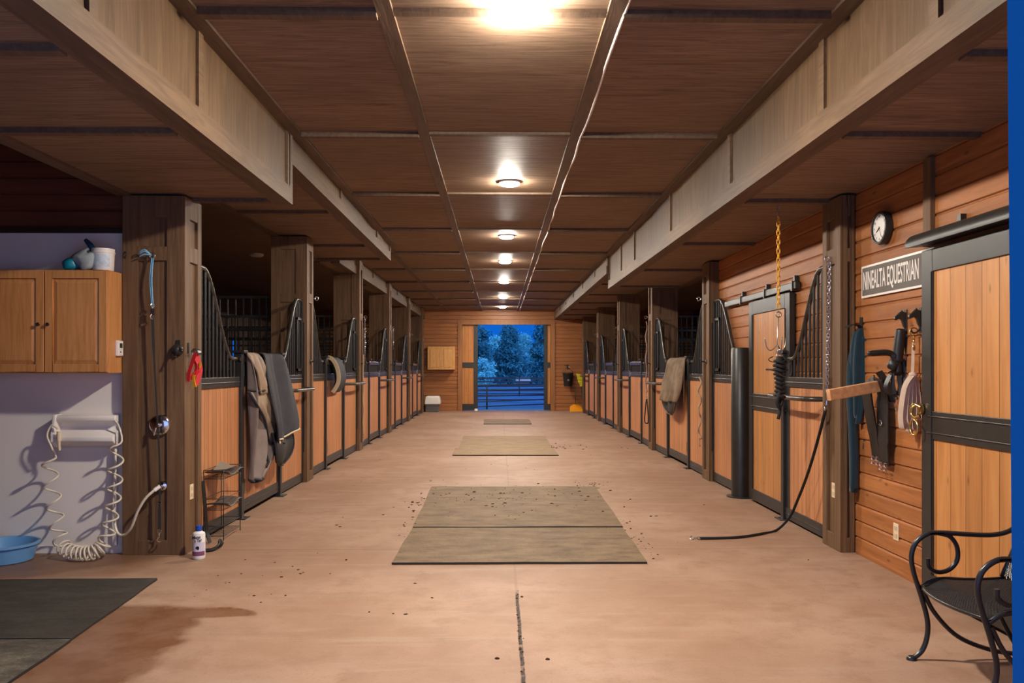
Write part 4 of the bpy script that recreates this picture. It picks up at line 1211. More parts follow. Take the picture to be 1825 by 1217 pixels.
# hook with the dark teal jacket
jy = 6.02
v = at(1537, 582, jy)
t = thing('bridle_hook', (WR, jy, v.z), 'black half round bridle hook on the plank wall above the teal jacket', 'hook')
q = MB(); q.box(WR-.008, WR, jy-.02, jy+.02, v.z-.03, v.z+.07); q.obj('back_plate', M['black'], t)
q = MB(); strip(q, [Vector((WR-.02 - .10*k/8, jy, v.z + .018*math.sin(math.pi*(k/8)*1.1+.3))) for k in range(9)], .07, (0,1,0), .006)
q.tube([(WR, jy, v.z), (WR-.03, jy, v.z)], .008, 8)
q.obj('cradle', M['black'], t)
M['tealcloth'] = plain('dark_teal_fleece', srgb(15,42,56), .85, 0, .2, noise=.12, nscale=20, bump=.15, sheen=.3)
def drapery(mb, path, ra, rb, lobes=5, amp=.18, n=30, ph=0.0):
    """hanging cloth bundle: elliptical section (ra across x, rb across y) with lobes"""
    P = spline(path, 6); k = len(P); rows = []
    for i, p in enumerate(P):
        u = i/(k-1)*(len(ra)-1.0001); j = int(u); f_ = u-j
        a_ = ra[j]*(1-f_)+ra[j+1]*f_; b_ = rb[j]*(1-f_)+rb[j+1]*f_
        rows.append([(p.x + a_*(1+amp*math.sin(lobes*th+ph+i*.05))*math.cos(th), p.y + b_*(1+amp*math.sin(lobes*th+ph+i*.05))*math.sin(th), p.z) for th in [2*math.pi*q/n for q in range(n)]])
    mb.grid(rows, closed_u=True); mb.face(list(reversed(rows[0]))); mb.face(rows[-1])
    return mb
t = thing('jacket', (2.63, jy, .48), 'dark teal fleece jacket hanging on the plank wall beside the post', 'jacket')
px = lambda a, b_, dy=0.0: at(a, b_, jy+dy)
drapery(MB(), [px(1536, 586), px(1534, 600), px(1532, 640), px(1533, 690), px(1532, 735), px(1530, 745)], [.035, .055, .062, .066, .055, .03], [.03, .04, .045, .045, .04, .03], 5, .14).obj('body', M['tealcloth'], t, smooth=True)
drapery(MB(), [px(1527, 600, .03), px(1520, 650, .03), px(1517, 700, .03), px(1520, 760, .03), px(1522, 820, .03), px(1521, 877, .03)], [.03, .038, .032, .034, .034, .03], [.02, .028, .026, .026, .026, .022], 3, .12).obj('sleeve', M['tealcloth'], t, smooth=True)
drapery(MB(), [px(1541, 600, -.03), px(1540, 660, -.03), px(1535, 720, -.03), px(1530, 755, -.03)], [.02, .026, .026, .02], [.02, .022, .022, .018], 4, .15).obj('sleeve', M['tealcloth'], t, smooth=True)
o = MB(); P_ = [px(1545, 590, -.02), px(1546, 680, -.02), px(1545, 760, -.02), px(1540, 800, -.02)]
drapery(o, P_, [.012, .016, .02, .01], [.02, .025, .03, .02], 4, .2)
o = o.obj('black_scarf', M['webbing'], smooth=True); tag(o, 'black cloth strip hanging behind the dark teal jacket', 'scarf')

# board arm with the black girth
t = thing('board_arm', (2.69, 5.6, 1.2), 'pale wooden board arm sticking out from the plank wall below the bridle hooks', 'board')
a, b_ = Vector((2.688, 5.60, 1.282)), Vector((2.225, 5.47, 1.213))
d = (b_-a).normalized(); up = (Vector((0,0,1)) - d*d.z).normalized()
MB().obox((a+b_)/2, d, up.cross(d), up, (b_-a).length/2, .02, .038).obj('board', M['pine'], t, bevel=.004)
t = thing('girth', (2.62, 5.65, .73), 'long black leather girth folded over the pale board arm', 'girth')
M['girth'] = plain('dark_brown_black_girth', srgb(30,25,24), .5, 0, .4, noise=.15, nscale=40, bump=.15)
def gstrap(nm, pts, w, th=.012):
    q = MB(); strip(q, spline(pts, 5), w, (0, 1, 0), th); return q.obj(nm, M['girth'], t, bevel=.003)
gstrap('strap', [(2.60, 5.60, 1.315), (2.575, 5.66, 1.25), (2.60, 5.68, 1.1), (2.63, 5.69, .95), (2.655, 5.685, .765)], [.11]*6 + [.14]*10 + [.12]*5)
gstrap('strap', [(2.60, 5.55, 1.325), (2.64, 5.57, 1.2), (2.635, 5.55, 1.05), (2.64, 5.555, .9), (2.655, 5.565, .735)], [.12]*6 + [.16]*10 + [.13]*5)
q = MB()
for (y, z) in ((5.65, .775), (5.72, .775), (5.53, .745), (5.60, .745)):
    for dz in (0, -.03):
        q.tube([(2.642, y-.018, z+dz), (2.642, y+.018, z+dz), (2.642, y+.018, z+dz-.024), (2.642, y-.018, z+dz-.024)], .003, 5, closed=True)
q.tube(arc((2.622, 5.56, 1.02), .018, R(60), R(330), 10, 'yz'), .004, 6)
q.obj('buckle', M['chrome'], t)
# surcingle / bridle bundle
hy = 5.36
t = thing('surcingle', (2.62, hy, 1.2), 'black padded surcingle and bridle straps hanging from the horse head hook', 'surcingle')
px = lambda a, b_, dx=0.0: (lambda yy: at(a, b_, yy))(hy)
q = MB(); q.tube(spline([px(1606, 586), px(1604, 600), px(1601, 625), px(1600, 645)], 5), [.02]+[.034]*14+[.03], 12); q.obj('pad', M['leather'], t, smooth=True)
q = MB(); q.tube(spline([px(1547, 630), px(1560, 629), px(1580, 628), px(1592, 633), px(1599, 645), px(1601, 665)], 5), [.016]*3+[.02]*12+[.026]*6+[.024]*5, 10); q.obj('handle', M['leather'], t, smooth=True)
q = MB(); lump(q, px(1593, 650), .042, 9, 14, 9, .25, .9, .6, 1.0); q.obj('knot', M['leather'], t, smooth=True)
q = MB()
for pts in ([(1590,660),(1592,690),(1597,712)], [(1600,655),(1604,685),(1602,705)], [(1608,640),(1611,670),(1606,695)], [(1586,668),(1578,690),(1586,702),(1597,700)], [(1613,600),(1617,630),(1613,660)], [(1584,662),(1600,668),(1614,664)]):
    strip(q, spline([px(*p) for p in pts], 5), .026, (.7, -.6, .1), .006)
q.obj('leather_straps', M['leather'], t)
q = MB(); snap(q, px(1598, 706), .1); q.tube([px(1611, 626), px(1615, 630), px(1614, 642), px(1610, 640)], .004, 6, closed=True); q.tube([px(1585, 664), px(1589, 666)], .006, 6); q.obj('snap', M['chrome'], t, smooth=40)
o = strip(MB(), spline([at(1566, 662, 5.5), at(1573, 672, 5.5), at(1584, 690, 5.5), at(1591, 716, 5.52)], 5), .05, (.6, -.7, 0), .008).obj('leather_flap', M['girth']); tag(o, 'black leather flap lying over the end of the pale board arm', 'leather flap')
# beige lead
hy2 = 5.17
t = thing('lead_line', (2.6, hy2, .96), 'beige coiled cotton lead line with brass snap on the horse head hook', 'lead')
M['beigeweb'] = plain('beige_cotton_webbing', srgb(206,178,156), .8, 0, .3, noise=.08, nscale=30)
pz = lambda a, b_, dd=0.0: at(a, b_, hy2+dd)
q = MB(); q.tube(arc(pz(1629, 592), .028, R(20), R(340), 14, 'xz'), .005, 6); snap(q, pz(1629, 598), .09); q.obj('brass_snap', M['brass'], t, smooth=True)
q = MB(); strip(q, [pz(1628, 610), pz(1627, 640), pz(1626, 668)], .018, (1, -.4, 0), .004); q.obj('strap', M['beigeweb'], t)
for k in range(9):
    u = k/8
    xa_, xb_ = 1621 + 12*u, 1605 + 33*u
    yb_ = 772 - 8*abs(u-.45)*2 - (k % 3)*6
    dd = -.035 + .07*((k*5) % 9)/8
    q = MB()
    strip(q, spline([pz(1627, 666, dd*.3), pz((xa_+xb_)/2-1, 690, dd), pz(xb_, 735, dd), pz(xb_+1, yb_-6, dd), pz(xb_+4, yb_, dd+.01), pz(xb_+6, yb_-8, dd+.02), pz((xa_+xb_)/2+5, 700, dd+.02), pz(1629, 667, dd*.3)], 4), .03, (.85, -.5, 0), .004)
    q.obj('webbing_loop', M['beigeweb'], t)
q = MB(); lump(q, pz(1627, 668), .028, 2, 12, 8, .2, 1, 1, .7); q.obj('knot', M['beigeweb'], t, smooth=True)

# silver chain and black lead at the first clock-side post
cy = 6.30
t = thing('tie_chain', (2.55, cy, 1.14), 'silver link tie chain hanging down the post beside the barred screen', 'chain')
top = at(1478.5, 462, cy)
q = MB(); q.tube([(XR-.01, cy, top.z+.015), (2.56, cy, top.z+.012)], .006, 6); q.tube(arc((2.552, cy, top.z), .02, 0, 2*math.pi, 12)[:-1], .005, 6, closed=True); q.obj('ring', M['chrome'], t, smooth=True)
bot = at(1474, 708, cy)
q = MB(); chain(q, [top + Vector((0,0,-.02)), bot], .036, .0038, .011); q.obj('chain_links', M['chrome'], t, smooth=True)
q = MB(); snap(q, bot, .11, (-.12, 0, -1)); q.obj('snap', M['chrome'], t, smooth=40)
t = thing('lead_strap', (2.4, 6.8, 0), 'long black lead strap running from the silver chain onto the floor', 'lead')
LP = [bot + Vector((-.014, 0, -.10)), at(1460, 775, 6.42), at(1441, 840, 6.62), at(1420, 895, 6.82), at(1407, 922, 6.90)]
LF = [(2.36, 6.90, .012), (2.18, 6.76, .010), (1.98, 6.64, .010), (1.77, 6.60, .010), (1.63, 6.59, .012)]
q = MB(); strip(q, spline(LP + [Vector(p) for p in LF], 6), .025, [Vector((.5, .8, .0))]*200, .006) if False else q.tube(spline(LP + [Vector(p) for p in LF], 6), .011, 8, flat=(.5, 1.2))
q.obj('strap', M['webbing'], t, smooth=True)
q = MB(); snap(q, (1.635, 6.59, .014), .08, (-1, .1, 0)); q.obj('bolt_snap', M['steel'], t, smooth=40)

# yellow chain with grapple hook and rope
hy = 6.57; hx = 2.265
t = thing('hanging_chain', (hx, hy, 1.47), 'yellow link chain with steel grapple hook hanging from the beam underside', 'chain')
zt = ZS1R - .012
q = MB(); q.tube(spline([(hx, hy, zt), (hx-.012, hy, zt-.05), (hx, hy, zt-.10), (hx+.012, hy, zt-.05), (hx, hy, zt)], 4), .003, 6); q.obj('wire_hanger', M['steel'], t, smooth=True)
M['yel'] = plain('yellow_plastic_chain', srgb(238,170,32), .4)
q = MB(); chain(q, [(hx, hy, zt-.10), (hx, hy, 1.88)], .05, .0048, .0125); q.obj('chain_links', M['yel'], t, smooth=True)
q = MB(); q.tube([(hx, hy, 1.885), (hx, hy, 1.85)], .003, 6); q.tube(arc((hx, hy, 1.83), .022, 0, 2*math.pi, 12)[:-1], .005, 6, closed=True)
q.tube([(hx, hy, 1.81), (hx-.012, hy, 1.60), (hx-.01, hy, 1.58)], .0035, 6)
for (ddx, ddy) in ((-.09, .0), (.075, .03), (.01, -.07)):
    c0 = Vector((hx-.01, hy, 1.585)); q.tube(spline([c0, c0 + Vector((ddx*.55, ddy*.55, -.045)), c0 + Vector((ddx*.95, ddy, -.02)), c0 + Vector((ddx*1.15, ddy*1.1, .06))], 5), .0045, 6)
q.tube(arc((hx+.012, hy, 1.53), .02, 0, 2*math.pi, 12)[:-1], .005, 6, closed=True); q.tube(arc((hx+.008, hy+.005, 1.49), .024, 0, 2*math.pi, 12)[:-1], .005, 6, closed=True); q.tube([(hx-.01, hy, 1.585), (hx+.01, hy, 1.55)], .005, 6)
q.obj('grapple_hook', M['steel'], t, smooth=True)
t = thing('rope_coil', (hx+.01, hy, 1.0), 'black wrapped rope coil hanging below the yellow chain', 'rope')
q = MB(); z0, z1 = 1.47, 1.16; pts = []
for k in range(140):
    u = k/139; a = u*2*math.pi*9
    pts.append((hx+.008 + (.032+.008*math.sin(u*7))*math.cos(a), hy + (.032+.008*math.sin(u*7))*math.sin(a), z0 + (z1-z0)*u + .004*math.sin(a*2)))
q.tube(pts, .0145, 8); q.tube([(hx+.008, hy, z0+.02), (hx+.008, hy, z1-.02)], .028, 8)
q.obj('wraps', M['webbing'], t, smooth=True)
q = MB(); q.tube(spline([(hx+.01, hy, 1.49), (hx-.01, hy, 1.46), (hx+.01, hy, 1.40)], 5), .012, 8); q.tube(spline([(hx, hy-.03, 1.2), (hx-.02, hy-.03, 1.13), (hx+.0, hy-.02, 1.08), (hx+.03, hy, 1.13), (hx+.01, hy, 1.2)], 6), .016, 8)
q.tube(spline([(hx+.005, hy, 1.16), (hx+.012, hy, 1.06), (hx-.002, hy, .98)], 5), .014, 8)
q.obj('tail', M['webbing'], t, smooth=True)
q = MB(); q.tube(spline([(hx+.03, hy-.03, 1.48), (hx+.085, hy-.05, 1.42), (hx+.08, hy-.05, 1.34), (hx+.02, hy-.05, 1.33), (hx-.04, hy-.04, 1.37), (hx-.09, hy-.03, 1.385)], 6), .005, 6)
q.tube(spline([(hx-.05, hy-.02, 1.49), (hx-.085, hy-.02, 1.47), (hx-.07, hy-.02, 1.45), (hx, hy-.02, 1.44)], 5), .004, 6); q.tube([(hx-.11, hy-.02, 1.385), (hx+.07, hy-.02, 1.38)], .007, 6)
q.obj('wire_loop', M['tube'], t, smooth=True)

# ------------------------------------------------------------------ wrought iron garden chair
t = thing('garden_chair', (2.25, 3.62, 0), 'black wrought iron garden chair with curled arms in front of the pine sliding door', 'chair')
M['iron'] = plain('black_wrought_iron', srgb(44,42,42), .3, .2, .6)
YA, YC = 3.87, 3.33
def side(y, nm):
    leg = [(1.965, y, .008), (1.99, y, .012), (2.03, y, .05), (2.052, y, .12), (2.05, y, .2), (2.02, y, .31), (1.985, y, .42), (1.975, y, .5), (2.0, y, .565), (2.06, y, .605), (2.13, y, .607)]
    MB().tube(spline(leg, 5), .012, 10).lathe([(.0001, 0), (.024, .0), (.022, .01), (.012, .02), (.0001, .021)], (1.975, y, 0), n=14).obj('leg', M['iron'], t, smooth=50)
    arm = [(2.06, y, .606), (2.13, y, .608), (2.25, y, .60), (2.36, y, .597), (2.44, y, .612), (2.51, y, .655)]
    MB().tube(spline(arm, 6), .012, 10).obj('arm', M['iron'], t, smooth=50)
    scr = [(2.10, y, .607), (2.16, y, .59), (2.195, y, .54), (2.195, y, .475), (2.155, y, .43), (2.10, y, .42), (2.06, y, .445), (2.055, y, .485)]
    MB().tube(spline(scr, 6), .011, 10).obj('scroll', M['iron'], t, smooth=50)
    rear = [(2.02, y, .345), (2.08, y, .38), (2.18, y, .385), (2.30, y, .36), (2.38, y, .25), (2.46, y, .10), (2.52, y, .012)]
    MB().tube(spline(rear, 6), .011, 10).obj('leg', M['iron'], t, smooth=50)
    dn = [(2.03, y, .33), (2.09, y, .22), (2.20, y, .11), (2.36, y, .045), (2.52, y, .02)]
    MB().tube(spline(dn, 6), .011, 10).obj('brace', M['iron'], t, smooth=50)
side(YA, 'far'); side(YC, 'near')
SY0, SY1 = YC+.02, YA-.02
def seat_pt(u, v):
    y = SY0 + (SY1-SY0)*v
    bow = .05*(1-(2*v-1)**2)
    x = 2.02 - bow + (.48+bow)*u
    z = .40 - .045*(1-sstep(0, .22, u)) - .012*math.sin(math.pi*u)
    return Vector((x, y, z))
rim_ = [seat_pt(0, j/20) for j in range(21)] + [seat_pt(i/12, 1) for i in range(1, 13)] + [seat_pt(1, 1-j/20) for j in range(1, 21)] + [seat_pt(1-i/12, 0) for i in range(1, 12)]
MB().tube(rim_, .009, 8, closed=True).obj('seat_rim', M['iron'], t, smooth=True)
def lattice(fn, nu, nv, r=.0016):
    q = MB(); N = 26
    for k in range(-nv, nu+1):
        for sg in (1, -1):
            pts = []
            for j in range(N+1):
                v = j/N; u = (k + v*nv)/nu if sg > 0 else (k + (1-v)*nv)/nu
                if 0 <= u <= 1: pts.append(fn(u, v))
            if len(pts) > 1: q.tube(pts, r, 4, cap=False, flat=(1.0, 1.9))
    return q
lattice(seat_pt, 40, 34, .0016).obj('seat_mesh', M['iron'], t)
def back_pt(u, v):
    y = SY0 + (SY1-SY0)*v
    return Vector((2.40 + .22*u, y, .40 + .50*u))
bp = [back_pt(0, 1), back_pt(.5, 1.0), back_pt(.9, .95), back_pt(1.06, .75), back_pt(1.1, .5), back_pt(1.06, .25), back_pt(.9, .05), back_pt(.5, 0), back_pt(0, 0)]
MB().tube(spline(bp, 6), .011, 10).obj('back_rim', M['iron'], t, smooth=True)
lattice(back_pt, 36, 38, .0016).obj('back_mesh', M['iron'], t)
# ------------------------------------------------------------------ rubber mats and dirt
def mat_rubber(name, c1, c2, c3):
    m, nt, b = new_mat(name); L = nt.links.new
    g = nt.nodes.new('ShaderNodeNewGeometry')
    n1 = nt.nodes.new('ShaderNodeTexNoise'); n1.inputs['Scale'].default_value = 3.2; n1.inputs['Detail'].default_value = 8; n1.inputs['Roughness'].default_value = .72
    mp = nt.nodes.new('ShaderNodeMapping'); mp.inputs['Scale'].default_value = (1, 2.2, 1); L(g.outputs['Position'], mp.inputs['Vector']); L(mp.outputs[0], n1.inputs['Vector'])
    n2 = nt.nodes.new('ShaderNodeTexNoise'); n2.inputs['Scale'].default_value = 90; n2.inputs['Detail'].default_value = 3; L(g.outputs['Position'], n2.inputs['Vector'])
    r = nt.nodes.new('ShaderNodeValToRGB'); e = r.color_ramp.elements
    e[0].position = .3; e[0].color = c1; e[1].position = .72; e[1].color = c3; k = e.new(.5); k.color = c2
    f = math_node(nt, 'MULTIPLY_ADD', n2.outputs['Fac'], .3, math_node(nt, 'MULTIPLY_ADD', n1.outputs['Fac'], .9, -.1))
    L(f, r.inputs['Fac']); L(r.outputs['Color'], b.inputs['Base Color'])
    b.inputs['Roughness'].default_value = .75; b.inputs['Specular IOR Level'].default_value = .25
    bp = nt.nodes.new('ShaderNodeBump'); bp.inputs['Strength'].default_value = .3; bp.inputs['Distance'].default_value = .006
    L(n2.outputs['Fac'], bp.inputs['Height']); L(bp.outputs['Normal'], b.inputs['Normal'])
    return m
M['mat_dusty'] = mat_rubber('dusty_rubber_mat', srgb(80,63,46), srgb(112,91,68), srgb(134,111,84))
M['mat_far'] = mat_rubber('dusty_tan_rubber_mat', srgb(104,83,60), srgb(136,110,82), srgb(154,127,97))
M['mat_wet'] = mat_rubber('damp_black_rubber_mat', srgb(40,36,31), srgb(54,49,43), srgb(70,64,56))
M['mat_mix'] = mat_rubber('half_dry_rubber_mat', srgb(46,42,36), srgb(76,69,60), srgb(118,108,94))
def floor_mat_obj(corners, m, label, z=.0, th=.017, wob=.006, seed=0):
    """corners: fl, fr, br, bl in plan"""
    rnd = random.Random(seed); C_ = [Vector((c[0], c[1], 0)) for c in corners]
    poly = []
    for i in range(4):
        a, b_ = C_[i], C_[(i+1) % 4]; n = 14
        nrm = Vector((b_.y-a.y, a.x-b_.x, 0)).normalized(); ph = rnd.uniform(0, 6)
        for k in range(n):
            u = k/n; poly.append(a.lerp(b_, u) + nrm*(wob*math.sin(u*7+ph)*(4*u*(1-u)) + rnd.uniform(-.0015, .0015)))
    q = MB(); q.prism([(p.x, p.y) for p in poly], z+.001, z+th)
    q.m = [0 if i < 2 else 1 for i in range(len(q.m))]
    o = q.obj('rubber_mat', [m, M['rubber']], bevel=.002)
    return tag(o, label, 'mat', 'rubber floor mats')
floor_mat_obj([(-.765, 5.79), (1.055, 5.785), (1.068, 7.03), (-.75, 7.05)], M['mat_dusty'], 'dusty rubber mat with dark thick front edge, nearest of the aisle centre mats', seed=1, wob=.004)
floor_mat_obj([(-.75, 7.055), (1.07, 7.04), (1.115, 9.42), (-.785, 9.44)], M['mat_dusty'], 'long dusty rubber mat strewn with crumbs behind the nearest aisle mat', seed=2, z=.007)
floor_mat_obj([(-.745, 12.93), (.94, 12.9), (.93, 14.02), (-.765, 14.05)], M['mat_far'], 'tan rubber mat with offset corner, front one of the middle pair', seed=3, wob=.004)
floor_mat_obj([(-.70, 14.06), (.90, 14.03), (.94, 16.45), (-.73, 16.5)], M['mat_far'], 'tan rubber mat, rear one of the middle pair in the aisle', seed=4)
floor_mat_obj([(-.39, 20.1), (.80, 20.05), (.80, 21.75), (-.41, 21.8)], M['mat_dusty'], 'small dark rubber mat alone near the far open door', seed=5)
floor_mat_obj([(-3.5, 4.195), (-2.19, 4.195), (-2.25, 5.39), (-3.5, 5.36)], M['mat_wet'], 'damp black rubber mat in front of the wash bay', seed=6, wob=.004)
floor_mat_obj([(-3.5, 2.95), (-2.13, 2.95), (-2.185, 4.185), (-3.5, 4.185)], M['mat_mix'], 'half dry black rubber mat nearest the entrance by the wash bay', seed=7, wob=.004)

rnd = random.Random(42)
dq = MB()
def clod(x, y, r, z=0.0):
    n = 6; rows = []
    h = r*rnd.uniform(.3, .7); ph = rnd.uniform(0, 6)
    for i in range(4):
        th = math.pi*(.04+.5*i/3)
        rows.append([(x + r*math.sin(th)*(1+.35*math.sin(j*2.1+ph))*math.cos(2*math.pi*j/n), y + r*math.sin(th)*(1+.35*math.sin(j*1.7+ph))*math.sin(2*math.pi*j/n)*.8, z + h*math.cos(th)) for j in range(n)])
    dq.grid(rows, closed_u=True); dq.face(rows[0])
def zf(x, y):
    on = (-.75 < x < 1.06 and 5.8 < y < 9.42) or (-.72 < x < .9 and 12.95 < y < 16.4)
    return (.024 if 7.05 < y < 9.42 else .017) if on else .001
for k in range(110):
    x, y = rnd.gauss(.25, .5), rnd.gauss(8.6, .7)
    clod(x, y, rnd.choice([.004,.005,.007,.009,.014]), zf(x, y))
for k in range(34):
    x, y = rnd.gauss(-.82, .06) , rnd.uniform(6.4, 9.1); clod(x, y, rnd.choice([.004,.006,.009,.014]), zf(x, y))
for k in range(40):
    x, y = rnd.gauss(-.45, .16), rnd.gauss(8.55, .22); clod(x, y, rnd.choice([.004,.006,.01]), zf(x, y))
for k in range(30):
    x, y = rnd.gauss(1.14, .03) , rnd.uniform(5.9, 7.6); clod(x, y, rnd.choice([.004,.006,.01]), zf(x, y))
for k in range(26):
    x, y = rnd.gauss(1.15, .14), rnd.gauss(9.75, .16); clod(x, y, rnd.choice([.006,.009,.012]), zf(x, y))
for k in range(60):
    x, y = rnd.uniform(-2.1, 2.4), rnd.uniform(4.2, 14); clod(x, y, rnd.choice([.003,.004,.006,.008]), zf(x, y))
for (a, b_) in ((1045,797),(1108,798),(1160,921),(1119,800),(606,938),(723,1094),(886,1174),(976,1176),(770,1065),(600,935),(617,997),(683,917),(930,1064)):
    p = at(a, b_, EYE*F/(b_-VY)); clod(p.x, p.y, .012, zf(p.x, p.y))
for (a, b_) in ((735,895),(892,883),(900,901),(845,881)):
    p = at(a, b_, EYE*F/(b_-VY)); clod(p.x, p.y, .02, zf(p.x, p.y))
for k in range(90):
    y = rnd.uniform(3.3, 5.12); clod(.108 + rnd.gauss(0, .007), y, rnd.choice([.002,.003,.004,.006]), .0005)
for k in range(24):
    x, y = rnd.gauss(1.1, .16), rnd.gauss(14.4, .25); clod(x, y, rnd.choice([.008,.012,.018]), zf(x, y))
for k in range(18):
    p = at(rnd.uniform(300, 460), rnd.uniform(1005, 1045), 5.6); clod(rnd.uniform(-1.9, -1.3), rnd.uniform(5.0, 6.0), rnd.choice([.005,.008,.01]))
dq = dq.obj('dirt_crumbs', plain('dark_brown_dirt', srgb(66,46,30), .95, 0, .1, noise=.3, nscale=60), origin=(0, 0, 0), smooth=True)
tag(dq, 'dark dirt crumbs scattered over the mats and concrete', 'dirt', kind='stuff')

# ------------------------------------------------------------------ ceiling cable and staples
rnd = random.Random(5)
pts = []
y = 1.6
while y < YEND-.1:
    pts.append((.648 + rnd.uniform(-.006, .008), y, CEIL-.012 - rnd.uniform(0, .008))); y += rnd.uniform(.25, .6)
o = MB().tube(spline(pts, 4), .010, 6).obj('ceiling_cable', plain('pale_cable', srgb(236,222,206), .5), smooth=True)
tag(o, 'pale electric cable stapled along the ceiling batten', 'cable')
o = MB().tube(spline([(1.78, 26.22, 2.98), (2.0, 26.25, 2.945), (2.25, 26.25, 2.93), (2.45, 26.25, 2.97), (2.5, 26.25, 3.0)], 6), .008, 6).obj('wall_cable', plain('pale_cable_far', srgb(190,170,150), .5), smooth=True)
tag(o, 'pale cable sagging across the top of the far end wall', 'cable')

# ------------------------------------------------------------------ far corner things
t = thing('storage_tub', (-2.12, 25.9, 0), 'low grey tub with tall white cover beside the far wall', 'tub')
q = MB(); q.prism([(-2.34, 25.7), (-1.93, 25.7), (-1.93, 26.2), (-2.34, 26.2)], 0, .24); q.obj('base', plain('dark_grey_plastic', srgb(96,92,90), .5), t, bevel=.02)
q = MB(); n = len(q.v)
def ring(z, x0, x1, y0, y1): return [(x0,y0,z),(x1,y0,z),(x1,y1,z),(x0,y1,z)]
rows = [ring(.24, -2.36, -1.87, 25.66, 26.24), ring(.36, -2.35, -1.88, 25.67, 26.23), ring(.47, -2.33, -1.90, 25.69, 26.21), ring(.50, -2.30, -1.94, 25.73, 26.17)]
q.grid(rows, closed_u=True); q.face(rows[-1]); q.face(rows[0]); q.obj('cover', M['white'], t, bevel=.02)
bc = Vector((2.205, 26.12, .78))
t = thing('bucket', bc, 'black rubber bucket hanging on the far end wall above the orange dustpan', 'bucket')
MB().lathe([(.0001, .80), (.12, .80), (.13, .82), (.165, 1.19), (.175, 1.2), (.175, 1.23), (.163, 1.232), (.12, .86), (.0001, .86)], (bc.x, bc.y, 0), n=28).obj('bucket', M['rubber'], t, smooth=40)
t.children[0].name = 'pail'
MB().tube(spline([(bc.x-.17, bc.y, 1.22), (bc.x-.10, bc.y-.02, 1.35), (bc.x, bc.y+.06, 1.43), (bc.x+.10, bc.y-.02, 1.35), (bc.x+.17, bc.y, 1.22)], 6), .005, 6).obj('handle', M['steel'], t, smooth=True)
MB().tube([(bc.x-.178, bc.y, 1.225)] and arc((bc.x, bc.y, 1.225), .176, 0, 2*math.pi, 28, 'xy')[:-1], .006, 6, closed=True).obj('rim', M['tube'], t, smooth=True)
MB().lathe([(.0001, bc.y-.162), (.035, bc.y-.16)], (bc.x, 0, 1.0), axis='y', n=16).obj('emblem', plain('grey_emblem', srgb(110,104,98), .6), t)
t = thing('coat_hook', (2.2, YEND, 1.44), 'dark metal hook holding the black bucket on the far wall', 'hook')
q = MB(); q.box(2.18, 2.23, YEND-.02, YEND-.002, 1.36, 1.50); q.tube(spline([(2.205, YEND-.02, 1.45), (2.205, YEND-.10, 1.40), (2.205, YEND-.14, 1.44)], 4), .01, 8); q.obj('bracket', M['black'], t)
q = MB(); q.tube(spline([(2.17, YEND-.02, 1.47), (2.13, YEND-.06, 1.46), (2.11, YEND-.06, 1.50)], 4), .008, 6); q.obj('prong', M['black'], t)
# yellow manure fork, handle down
M['yfork'] = plain('yellow_green_plastic', srgb(216,206,32), .45)
M['orange'] = plain('orange_plastic', srgb(232,146,16), .45)
t = thing('manure_fork', (2.62, 25.85, .1), 'yellow manure fork leaning head up beside the black bucket', 'fork')
MB().tube([(2.69, 25.92, .02), (2.60, 25.86, .86)], .016, 8).obj('handle', M['rubber'], t, smooth=True)
q = MB()
for k in range(9):
    u = k/8
    x0_ = 2.515 + .17*u
    q.tube(spline([(2.60 + .05*(u-.5), 25.85, .84), (x0_, 25.83, .95), (x0_-.03, 25.81, 1.08), (x0_-.07, 25.80, 1.21 - .05*u)], 4), .010, 6)
q.tube([(2.515, 25.83, .95), (2.685, 25.83, .95)], .016, 6); q.tube([(2.49, 25.815, 1.06), (2.66, 25.815, 1.04)], .012, 6)
q.tube([(2.56, 25.85, .82), (2.66, 25.85, .82)], .02, 8)
q.obj('tine_basket', M['yfork'], t, smooth=True)
t = thing('dustpan', (2.44, 25.95, 0), 'orange upright dustpan standing on the floor below the black bucket', 'dustpan')
q = MB(); rows = []
for i in range(5):
    v_ = i/4
    rows.append([(2.23 + .03*v_ + (.41-.06*v_)*j/6, 25.72 + .3*v_, .004 + .22*math.sin(math.pi*.5*v_)*(.7+.3*math.sin(math.pi*j/6))) for j in range(7)])
q.grid(rows); q.face([r[0] for r in rows] + [(2.26, 26.02, .0)]); q.face([r[-1] for r in rows] + [(2.61, 26.02, .0)]); q.face(list(rows[-1]) + [(2.61, 26.02, 0), (2.26, 26.02, 0)])
q.obj('pan', M['orange'], t, solid=.006)
MB().tube([(2.43, 26.0, .2), (2.44, 26.05, .78)], .010, 8).obj('handle', M['rubber'], t, smooth=True)
MB().lathe([(.0001, .0), (.05, .0), (.05, .008), (.0001, .012)], (2.44, 25.98, .2), n=12).obj('joint', M['orange'], t)
t = thing('door_stop', (-.76, 26.2, 0), 'small white block at the foot of the far open door leaf', 'block')
MB().box(-.80, -.70, 26.22, 26.30, 0, .075).obj('block', M['white'], t, bevel=.005)

